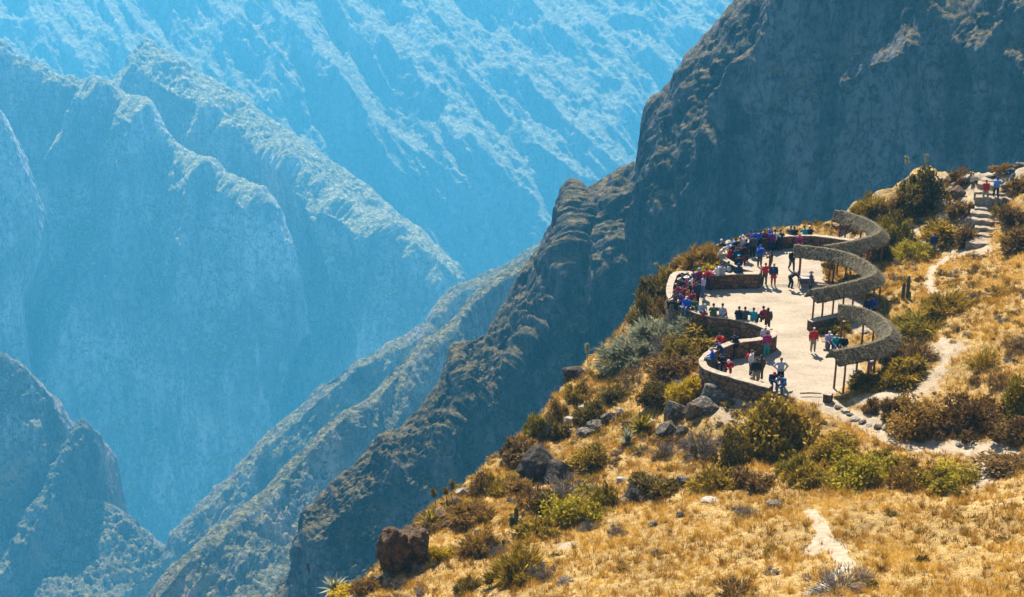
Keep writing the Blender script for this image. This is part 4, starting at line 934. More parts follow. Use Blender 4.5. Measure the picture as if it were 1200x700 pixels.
# ---- the stairway of rough slabs
M_step = rock_surface('step_stone', (0.13, 0.095, 0.06), (0.24, 0.185, 0.125), (0.33, 0.27, 0.19))
def stairway():
    a = hit(1154, 289); b = hit(1166, 212); c = a.copy()
    e = empty('stone_stairway', a, label='rough stone stairway climbing the slope to the rim, with two walkers on it', cat='stairway')
    n = 11; d = (b - a)[:2]; L = np.linalg.norm(d); d /= L; s = np.array([-d[1], d[0]])
    for i in range(n):
        t0 = i / n * L; t1 = (i + 1.25) / n * L; w = rng.uniform(1.1, 1.45); off = 0.25 * math.sin(i * 1.7)
        zt = float(height([a[:2] + d * (i + 0.75) / n * L])[0]) + 0.16
        bm = bmesh.new(); K = 9; rows = []
        for lvl in (zt - 0.7, zt - 0.03, zt):
            pts = []
            for j in range(K): x = -w + 2 * w * j / (K - 1); pts.append((x + off, t0 + 0.12 * math.sin(j * 2.1 + i) + (0.04 if lvl == zt else 0)))
            for j in range(K): x = w - 2 * w * j / (K - 1); pts.append((x + off, t1 + 0.06 * math.sin(j * 1.3 + i)))
            rows.append([bm.verts.new(tuple(np.r_[s * p[0] + d * p[1], lvl - a[2] + 0.025 * math.sin(p[0] * 5 + p[1] * 7)])) for p in pts])
        m = len(rows[0])
        for r in range(2):
            for j in range(m): bm.faces.new((rows[r][j], rows[r][(j + 1) % m], rows[r + 1][(j + 1) % m], rows[r + 1][j]))
        bm.faces.new(rows[2]); bm.faces.new(rows[0][::-1]); bmesh.ops.recalc_face_normals(bm, faces=bm.faces[:])
        me = bpy.data.meshes.new('step'); bm.to_mesh(me); bm.free(); link('step', me, M_step, e)
stairway()
# thin log along the near edge of the terrace
p = hit(950, 466.5); o = tag(link('log', tubes_mesh('log', [([(-.7, 0, .05), (-.1, .04, .06), (.65, -0.02, .05)], [.05, .06, .04])], 7), M_plank, loc=(p[0], p[1], 0.02)), 'thin dark log lying across the near edge of the terrace', 'log')

# ---- columnar cacti, flower stalks
M_cact = simple_mat('cactus_skin', (0.03, 0.045, 0.015), (0.085, 0.10, 0.035), 14)
M_stalk = simple_mat('dry_stalk', (0.12, 0.09, 0.04), (0.25, 0.2, 0.1), 14)
M_dstalk = simple_mat('dark_stalk', (0.05, 0.03, 0.02), (0.10, 0.07, 0.04), 14)
def column_mesh(h, r):
    V, Fs = [], []; K = 14; zs = [0, .1, .3, .5, .7, .85, .94, 1.0]; rr = [.8, .95, 1, 1, .97, .9, .65, .08]
    for z, q in zip(zs, rr):
        for j in range(K):
            a = 2 * math.pi * j / K; R_ = r * q * (1 if j % 2 else 0.8); V.append((R_ * math.cos(a), R_ * math.sin(a), z * h))
    for i in range(len(zs) - 1):
        for j in range(K): Fs.append((i * K + j, i * K + (j + 1) % K, (i + 1) * K + (j + 1) % K, (i + 1) * K + j))
    return np_mesh('column', V, Fs, False)
def cactus(cols, label):
    p = hit(*cols[0][:2]); s = mpp(p); e = empty('columnar_cactus', p - [0, 0, .05], label=label, cat='cactus', group='columnar cacti on the slope')
    for dx, h, dy in [(0, cols[0][2], 0)] + [(x - cols[0][0], h, 0.15 * (i % 2)) for i, (x, y, h) in enumerate(cols[1:])]:
        o = link('column', column_mesh(h * s / 0.92, 0.10 + 0.03 * (h > 15)), M_cact, e, (dx * s, dy, 0))
cactus([(605, 616, 24), (599, 616, 12), (602, 617, 10)], 'tall thin cactus with two short columns beside it, low on the rocky slope')
cactus([(1063, 351, 27), (1058, 351, 20), (1066, 352, 9)], 'pair of tall columns on the golden slope below the middle shelter bend')
cactus([(1036, 371, 22), (1040, 371, 12), (1033, 370, 8)], 'cactus with one tall column right of the roof of the nearest shelter')
cactus([(1064, 287, 12), (1068, 287, 13), (1072, 287, 10)], 'low row of cactus columns in front of the yellow-green bush near the small footpath')
cactus([(590, 640, 9), (596, 642, 8), (585, 641, 6)], 'short cactus cluster left of the tall thin cactus')
def stalk(px, py, h, label, plume=True, bend=0.1):
    p = hit(px, py)
    if p is None: print('miss stalk', px, py); return
    s = mpp(p); H = h * s / 0.93; e = empty('flower_stalk', p, label=label, cat='plant', group='tall flower stalks on the rim')
    link('stem', tubes_mesh('stem', [([(0, 0, 0), (bend * .4 * H, 0, H * .5), (bend * H, 0, H)], [0.03, 0.022, 0.012])], 5), M_stalk if plume else M_dstalk, e)
    n = 420; t = rng.uniform(0.62, 1.05, n); P = np.c_[bend * H * t + rng.normal(size=n) * .07, rng.normal(size=n) * .07, H * t]
    a = unit(rng.normal(size=(n, 3)) + [0, 0, 1.2]); b = unit(np.cross(a, rng.normal(size=(n, 3))))
    T = np.stack([P - b * .02, P + b * .02, P + a * .13], 1)
    link('plume', tri_mesh('plume', T, rng.uniform(0, 1, n)), LM['silver'] if plume else LM['dark'], e)
stalk(689, 430, 26, 'pale plume on a thin stem standing at the rim, middle of the slope', True, -0.05)
stalk(777, 326, 16, 'pale plume leaning left over the rim outside the middle lobe', True, -0.5)
stalk(1066, 208, 22, 'pale plume on the skyline, leaning left beside the large bush', True, -0.25)
stalk(1084, 204, 20, 'upright pale plume on the skyline right behind the large bush', True, 0.0)
stalk(492, 596, 22, 'pale plume above the overhanging brown rock', True, -0.3)
stalk(511, 594, 20, 'dark seed head on the rim above the green rosette, left one', False, -0.15)
stalk(524, 590, 18, 'dark seed head on the rim above the green rosette, middle one', False, -0.1)
stalk(529, 588, 24, 'tall dark seed head on the rim above the green rosette, right one', False, 0.05)
stalk(1062, 222, 10, 'short pale plume left of the large skyline bush', True, -0.3)
stalk(368, 706, 24, 'dark seed head at the lowest left end of the rim', False, -0.12)

# ---- birds over the drop
def bird_mesh():
    V, Fs = tube_np([(0, -.55, 0), (0, -.3, .02), (0, .05, .03), (0, .3, .03), (0, .45, .02), (0, .52, 0)], [.03, .10, .13, .09, .05, .012], 8)
    V = [tuple(v) for v in V]
    for sg in (-1, 1):
        prof = [(0.08, .22, -.18), (.5, .30, -.20), (1.0, .24, -.20), (1.35, .16, -.16)]
        o = len(V)
        for x, f, b in prof: z = .05 + .10 * x; V += [(sg * x, f, z), (sg * x, b, z), (sg * x, f * .9, z + .025), (sg * x, b, z + .02)]
        for i in range(len(prof) - 1):
            a = o + i * 4; c = a + 4; Fs += [(a, a + 1, c + 1, c), (a + 2, c + 2, c + 3, a + 3), (a, c, c + 2, a + 2), (a + 1, a + 3, c + 3, c + 1)]
        for q in range(5):
            yy = .14 - q * .07; a = len(V); V += [(sg * 1.33, yy, .18), (sg * 1.33, yy - .055, .18), (sg * (1.75 - .05 * abs(q - 1)), yy - .05 - .03 * q, .26), (sg * (1.75 - .05 * abs(q - 1)), yy - .02 - .03 * q, .27)]; Fs.append((a, a + 1, a + 2, a + 3))
    a = len(V); V += [(-.06, -.5, .0), (.06, -.5, .0), (.17, -.85, -.01), (-.17, -.85, -.01)]; Fs.append((a, a + 1, a + 2, a + 3))
    return np_mesh('bird', V, Fs, False)
BM_ = bird_mesh(); M_bird = simple_mat('dark_feathers', (0.018, 0.015, 0.013), (0.05, 0.04, 0.035), 8)
def bird(px, py, Y, wpx, rot, label):
    p = PY(px, py, Y); s = mpp(p); o = link('flying_bird', BM_, M_bird, None, p, rot); o.scale = (wpx * s / 3.4,) * 3
    tag(o, label, 'bird', 'birds gliding over the drop')
bird(746, 345.5, 150, 15, (R(10), R(8), R(15)), 'largest dark bird gliding left of the terrace, wings level')
bird(727, 392, 140, 13, (R(55), R(75), R(20)), 'dark bird banking steeply above the silvery rim shrubs')
bird(361, 666, 140, 14, (R(40), R(80), R(-15)), 'brown bird banking in front of the pale cliff, low at the left')
bird(650, 454.5, 130, 6, (R(10), R(-10), R(40)), 'small dark bird off the rim, highest of the four near the golden tuft')
bird(639, 463.5, 130, 6, (R(20), R(25), R(-30)), 'small dark bird off the rim, second of the four near the golden tuft')
bird(636, 473, 130, 5, (R(0), R(-30), R(60)), 'small dark bird off the rim, third of the four near the golden tuft')
bird(612, 509, 125, 6, (R(10), R(35), R(10)), 'small dark bird off the rim, lowest and leftmost of the four near the golden tuft')
bird(512, 573, 125, 7, (R(20), R(30), R(-20)), 'small dark bird above the green rosette, left of the seed heads')

# ================================================================== people
def capsule(bm, a, b, r1, r2, seg=10):
    a = Vector(a); b = Vector(b); d = b - a; L = max(d.length, 1e-4); q = d.to_track_quat('Z', 'Y').to_matrix().to_4x4()
    bmesh.ops.create_cone(bm, cap_ends=True, segments=seg, radius1=r1, radius2=r2, depth=L, matrix=Matrix.Translation((a + b) / 2) @ q)
    for c, r in ((a, r1), (b, r2)): bmesh.ops.create_icosphere(bm, subdivisions=2, radius=r, matrix=Matrix.Translation(c))
def ball(bm, c, r, rot=None):
    m = Matrix.Translation(c) @ (rot or Matrix()) @ Matrix.Diagonal((r[0], r[1], r[2], 1)); bmesh.ops.create_icosphere(bm, subdivisions=3, radius=1, matrix=m)
def fuse(name, bm, vox, smooth_it=2):
    me = bpy.data.meshes.new(name + '_raw'); bm.to_mesh(me); bm.free(); o = bpy.data.objects.new('tmp_fuse', me); COL.objects.link(o)
    m = o.modifiers.new('r', 'REMESH'); m.mode = 'VOXEL'; m.voxel_size = vox; m.use_smooth_shade = True
    s = o.modifiers.new('s', 'SMOOTH'); s.iterations = smooth_it; s.factor = 0.5
    dg = bpy.context.evaluated_depsgraph_get(); out = bpy.data.meshes.new_from_object(o.evaluated_get(dg)); out.name = name
    bpy.data.objects.remove(o); bpy.data.meshes.remove(me)
    for p_ in out.polygons: p_.use_smooth = True
    return out
def V3(*a): return Vector(a)
def hand(bm, w, d, side, curl=0.4):
    """palm and five fingers at the wrist w, pointing along d"""
    d = d.normalized(); s = d.cross(Vector((0, 0, 1))); s = s.normalized() if s.length > .1 else Vector((0, 1, 0)); n = d.cross(s).normalized()
    capsule(bm, w, w + d * .05, .026, .03, 8); pc = w + d * .075; ball(bm, w + d * .055, (.035, .035, .035))
    for i, ln in enumerate((.058, .07, .075, .065)):
        o = (i - 1.5) * .021; k = w + d * .09 + s * o; m = k + d * ln * .55 + n * ln * curl * .2; t = m + d * ln * .45 + n * ln * curl * .6
        capsule(bm, w + d * .045 + s * o * .8, k, .0115, .0105, 6); capsule(bm, k, m, .0105, .0095, 6); capsule(bm, m, t, .0095, .008, 6)
    b = w + d * .03 - s * .028 * 1; capsule(bm, b, b - s * .03 + d * .03, .013, .011, 6); capsule(bm, b - s * .03 + d * .03, b - s * .032 + d * .06 + n * .01, .011, .009, 6)
POSES = {}
def make_pose(name, J):
    """J joints in metres, facing +Y, feet at z=0"""
    P = {k: Vector(v) for k, v in J.items()}
    hip, chest, neck, head = P['hip'], P['chest'], P['neck'], P['head']; up = (head - neck).normalized(); side = Vector((1, 0, 0)); fw = up.cross(side) * -1
    fwd = Vector((0, 1, 0)) if abs(fw.y) < .2 else fw.normalized()
    if fwd.y < 0: fwd = -fwd
    hr = Matrix((side, fwd, up)).transposed().to_4x4()
    body = bmesh.new(); jk = bmesh.new(); tr = bmesh.new(); sh = bmesh.new(); hair = bmesh.new(); lh = bmesh.new()
    ball(body, head, (.076, .095, .115), hr); ball(body, head - up * .055 + fwd * .02, (.056, .07, .06), hr)
    ball(body, head + fwd * .098 - up * .012, (.013, .022, .026), hr)          # nose
    for sx in (-1, 1):
        ball(body, head + side * .077 * sx - up * .01, (.012, .024, .034), hr); ball(body, head + side * .03 * sx + fwd * .086 + up * .012, (.014, .01, .010), hr)
        ball(body, head + side * .032 * sx + fwd * .083 + up * .032, (.024, .012, .008), hr)
    ball(body, head + fwd * .083 - up * .058, (.026, .012, .010), hr)          # mouth
    capsule(body, neck - up * .05, head - up * .06, .058, .052); capsule(body, hip, chest, .09, .09); 
    mid = (hip + chest) / 2
    for sx in (-.07, .07):
        v = Vector((sx, 0, 0)); capsule(jk, hip + v + V3(0, 0, -.03), mid + v * .9, .125, .118, 12); capsule(jk, mid + v * .9, chest + v * 1.2, .118, .125, 12)
    capsule(jk, chest, neck + (chest - neck) * .2, .125, .075, 12)
    for s, sx in (('L', -1), ('R', 1)):
        sh_, el, wr = P['s' + s], P['e' + s], P['w' + s]
        capsule(jk, chest + Vector((sx * .08, 0, .06)), sh_, .10, .082); capsule(jk, sh_, el, .078, .06); capsule(jk, el, wr, .06, .046)
        capsule(body, chest, sh_, .06, .055); capsule(body, sh_, el, .05, .04); capsule(body, el, wr, .04, .03); hand(body, wr, wr - el, sx)
        h0 = hip + Vector((sx * .09, 0, -.04)); kn, an = P['k' + s], P['a' + s]; toe = P.get('t' + s, an + Vector((0, .17, -.05)))
        capsule(tr, hip + Vector((sx * .05, 0, .02)), h0, .125, .115); capsule(tr, h0, kn, .112, .088); capsule(tr, kn, an + (kn - an) * .08, .084, .072)
        capsule(body, hip, h0, .09, .085); capsule(body, h0, kn, .08, .055); capsule(body, kn, an, .052, .036)
        capsule(sh, an + V3(0, -.03, -.035), toe + V3(0, 0, .0), .048, .038); capsule(sh, an, an + V3(0, 0, -.03), .052, .05)
    # hair short and long
    ball(hair, head + up * .028 - fwd * .014, (.086, .100, .104), hr)
    ball(lh, head + up * .028 - fwd * .014, (.088, .102, .106), hr); capsule(lh, head - fwd * .05, neck - fwd * .075 - up * .08, .075, .05)
    def cut(bm):  # keep the face free
        vs_ = [v for v in bm.verts]
        for v in vs_:
            l = v.co - head; f = l.dot(fwd); u = l.dot(up)
            if f > .02 and u < .055: v.co = v.co - fwd * (f - .015)
    cut(hair); cut(lh)
    POSES[name] = dict(body=fuse('body', body, .011), jacket=fuse('jacket', jk, .022, 3), trousers=fuse('trousers', tr, .022, 3), shoes=fuse('shoes', sh, .015), hair=fuse('hair', hair, .016), long_hair=fuse('hair', lh, .016), head=head, hr=hr, chest=chest, top=max((head + up * .13).z, 0.3), mid=mid)
st = dict(hip=(0, 0, .95), chest=(0, .0, 1.30), neck=(0, .0, 1.48), head=(0, .02, 1.62), sL=(-.19, 0, 1.40), sR=(.19, 0, 1.40), eL=(-.26, -.03, 1.13), eR=(.26, -.03, 1.13), wL=(-.26, .05, .90), wR=(.26, .05, .90), kL=(-.10, .03, .52), kR=(.10, .03, .52), aL=(-.11, 0, .09), aR=(.12, .02, .09))
def P_(**k): d = dict(st); d.update(k); return d
make_pose('stand', st)
make_pose('hips', P_(eL=(-.40, -.06, 1.16), wL=(-.24, .10, 1.02), eR=(.40, -.06, 1.16), wR=(.24, .10, 1.02), kL=(-.13, .05, .52), aL=(-.17, 0, .09)))
make_pose('photo', P_(head=(0, .04, 1.61), eL=(-.27, .20, 1.24), wL=(-.10, .30, 1.48), eR=(.27, .20, 1.24), wR=(.10, .30, 1.48), kR=(.11, .08, .53), aR=(.13, .1, .09)))
make_pose('lean', P_(hip=(0, -.12, .93), chest=(0, .10, 1.22), neck=(0, .20, 1.37), head=(0, .27, 1.49), sL=(-.19, .14, 1.31), sR=(.19, .14, 1.31), eL=(-.27, .30, 1.12), wL=(-.12, .48, 1.12), eR=(.27, .30, 1.12), wR=(.12, .48, 1.12), kL=(-.10, -.02, .50), aL=(-.11, -.18, .09), kR=(.11, .10, .52), aR=(.12, .02, .09)))
make_pose('walk', P_(kL=(-.09, .20, .55), aL=(-.09, .26, .10), kR=(.09, -.06, .50), aR=(.09, -.30, .14), tR=(.09, -.16, .05), eL=(-.25, -.12, 1.15), wL=(-.25, -.10, .90), eR=(.25, .08, 1.15), wR=(.24, .26, .98)))
make_pose('sit', P_(hip=(0, 0, .56), chest=(0, .03, .92), neck=(0, .06, 1.09), head=(0, .10, 1.23), sL=(-.19, .04, 1.01), sR=(.19, .04, 1.01), eL=(-.25, .12, .78), wL=(-.14, .34, .68), eR=(.25, .12, .78), wR=(.14, .34, .68), kL=(-.11, .44, .53), kR=(.12, .43, .53), aL=(-.11, .48, .10), aR=(.14, .40, .10)))
make_pose('sit_hunch', P_(hip=(0, 0, .56), chest=(0, .14, .87), neck=(0, .24, 1.01), head=(0, .32, 1.12), sL=(-.19, .18, .96), sR=(.19, .18, .96), eL=(-.27, .30, .74), wL=(-.08, .48, .74), eR=(.27, .30, .74), wR=(.08, .48, .74), kL=(-.15, .43, .55), kR=(.15, .43, .53), aL=(-.13, .40, .10), aR=(.14, .46, .10)))
make_pose('bend', P_(hip=(0, -.10, .93), chest=(0, .20, 1.14), neck=(0, .36, 1.20), head=(0, .48, 1.25), sL=(-.19, .25, 1.18), sR=(.19, .25, 1.18), eL=(-.24, .40, .95), wL=(-.16, .58, .86), eR=(.24, .40, .95), wR=(.16, .58, .86), kL=(-.10, -.02, .50), aL=(-.11, -.12, .09), kR=(.11, .06, .52), aR=(.12, .02, .09)))
def bm_mesh(name, fn, vox=None):
    bm = bmesh.new(); fn(bm)
    if vox: return fuse(name, bm, vox)
    me = bpy.data.meshes.new(name); bm.to_mesh(me); bm.free()
    for p_ in me.polygons: p_.use_smooth = True
    return me
def f_cap(bm): ball(bm, (0, -.005, .045), (.093, .108, .085)); ball(bm, (0, .12, .03), (.07, .07, .012))
def f_brim(bm): ball(bm, (0, 0, .06), (.09, .10, .075)); ball(bm, (0, 0, .035), (.18, .19, .012))
def f_beanie(bm): ball(bm, (0, -.012, .05), (.094, .108, .095)); ball(bm, (0, -.02, .15), (.022, .022, .022))
def f_hood(bm): ball(bm, (0, -.03, .015), (.105, .105, .135)); ball(bm, (0, -.06, -.10), (.12, .09, .08))
HATS = dict(cap=bm_mesh('cap', f_cap, .014), brim=bm_mesh('sun_hat', f_brim, .012), beanie=bm_mesh('woolly_hat', f_beanie, .014), hood=bm_mesh('hood', f_hood, .016))
def f_pack(bm): ball(bm, (0, -.22, 1.22), (.15, .10, .22)); ball(bm, (0, -.30, 1.14), (.10, .06, .11)); capsule(bm, (-.11, -.16, 1.4), (-.11, .13, 1.35), .022, .022); capsule(bm, (.11, -.16, 1.4), (.11, .13, 1.35), .022, .022)
PACK = bm_mesh('backpack', f_pack, .02)
CLO = {}
COLS = dict(black=(.012, .012, .014), navy=(.015, .025, .07), blue=(.012, .06, .33), sky=(.08, .22, .48), teal=(.02, .20, .22), red=(.36, .014, .012), maroon=(.16, .015, .03), magenta=(.22, .012, .09), pink=(.34, .07, .10), purple=(.08, .025, .11), lilac=(.36, .30, .44), white=(.50, .50, .48), grey=(.25, .26, .28), lgrey=(.30, .31, .33), tan=(.42, .32, .20), khaki=(.24, .19, .12), brown=(.08, .045, .025), olive=(.06, .07, .025), orange=(.30, .09, .025), denim=(.05, .10, .20), green=(.03, .09, .04), turq=(.05, .42, .50), dgrey=(.05, .05, .055), yellow=(.6, .42, .05))
def cloth(c):
    if c not in CLO:
        k = COLS[c]; CLO[c] = simple_mat('cloth_' + c, tuple(v * .8 for v in k), tuple(min(1, v * 1.15) for v in k), 25, 0.85, 0.2)
    return CLO[c]
M_skin = simple_mat('skin', (.28, .14, .085), (.36, .19, .12), 12, .6, 0); HAIRC = dict(black=(.012, .009, .007), brown=(.05, .028, .015), blond=(.35, .24, .11), white=(.5, .48, .45))
HM = {k: simple_mat('hair_' + k, tuple(x * .7 for x in v), v, 30, .7, .3) for k, v in HAIRC.items()}
NP = [0]
def person(px, py, rz, pose, jac, tro, label, hat=None, hair='black', lon=False, pack=None, z=0.0, sc=1.0, group=None, feet=False):
    """px,py = top of the head in the photo; z = ground (or seat-offset) level below the feet"""
    q = POSES[pose]; sc = sc * (0.97 + 0.05 * ((px * 7.31 + py * 3.7) % 1)); 
    if feet: p = hit(px, py); 
    else: p = PZ(px, py, z + q['top'] * sc)
    hx = Vector((q['head'][0], q['head'][1], 0)) * sc; a = R(rz)
    ox = hx.x * math.cos(a) - hx.y * math.sin(a); oy = hx.x * math.sin(a) + hx.y * math.cos(a)
    loc = (p[0] - (0 if feet else ox), p[1] - (0 if feet else oy), p[2] if feet else z)
    e = empty('person', loc, a, label, 'person', group, sc); e.scale = (sc * 1.10, sc * 1.12, sc * 1.02); NP[0] += 1
    link('body', q['body'], M_skin, e); link('jacket', q['jacket'], cloth(jac), e); link('trousers', q['trousers'], cloth(tro), e)
    link('shoes', q['shoes'], cloth('dgrey' if NP[0] % 3 else 'brown'), e)
    link('hair', q['long_hair' if lon else 'hair'], HM[hair], e)
    if hat:
        o = link({'cap': 'cap', 'brim': 'sun_hat', 'beanie': 'woolly_hat', 'hood': 'hood'}[hat[0]], HATS[hat[0]], cloth(hat[1]), e); M = Matrix.Translation(q['head']) @ q['hr']; o.matrix_local = M
    if pack:
        o = link('backpack', PACK, cloth(pack), e); d = q['chest'] - Vector((0, 0, 1.30)); ang = math.atan2(q['chest'].y - q['mid'].y, max(.01, q['chest'].z - q['mid'].z))
        o.matrix_local = Matrix.Translation(q['chest']) @ Matrix.Rotation(-ang, 4, 'X') @ Matrix.Translation((0, 0, -1.30))
    return e
SW = WT - 0.47     # feet level for someone sitting on the parapet
FAR = 'people along the farthest lobe parapet'; MID = 'people crowded in the middle lobe'; NEAR = 'people in the nearest lobe'; SIT = 'people sitting on the near parapet of the middle lobe'
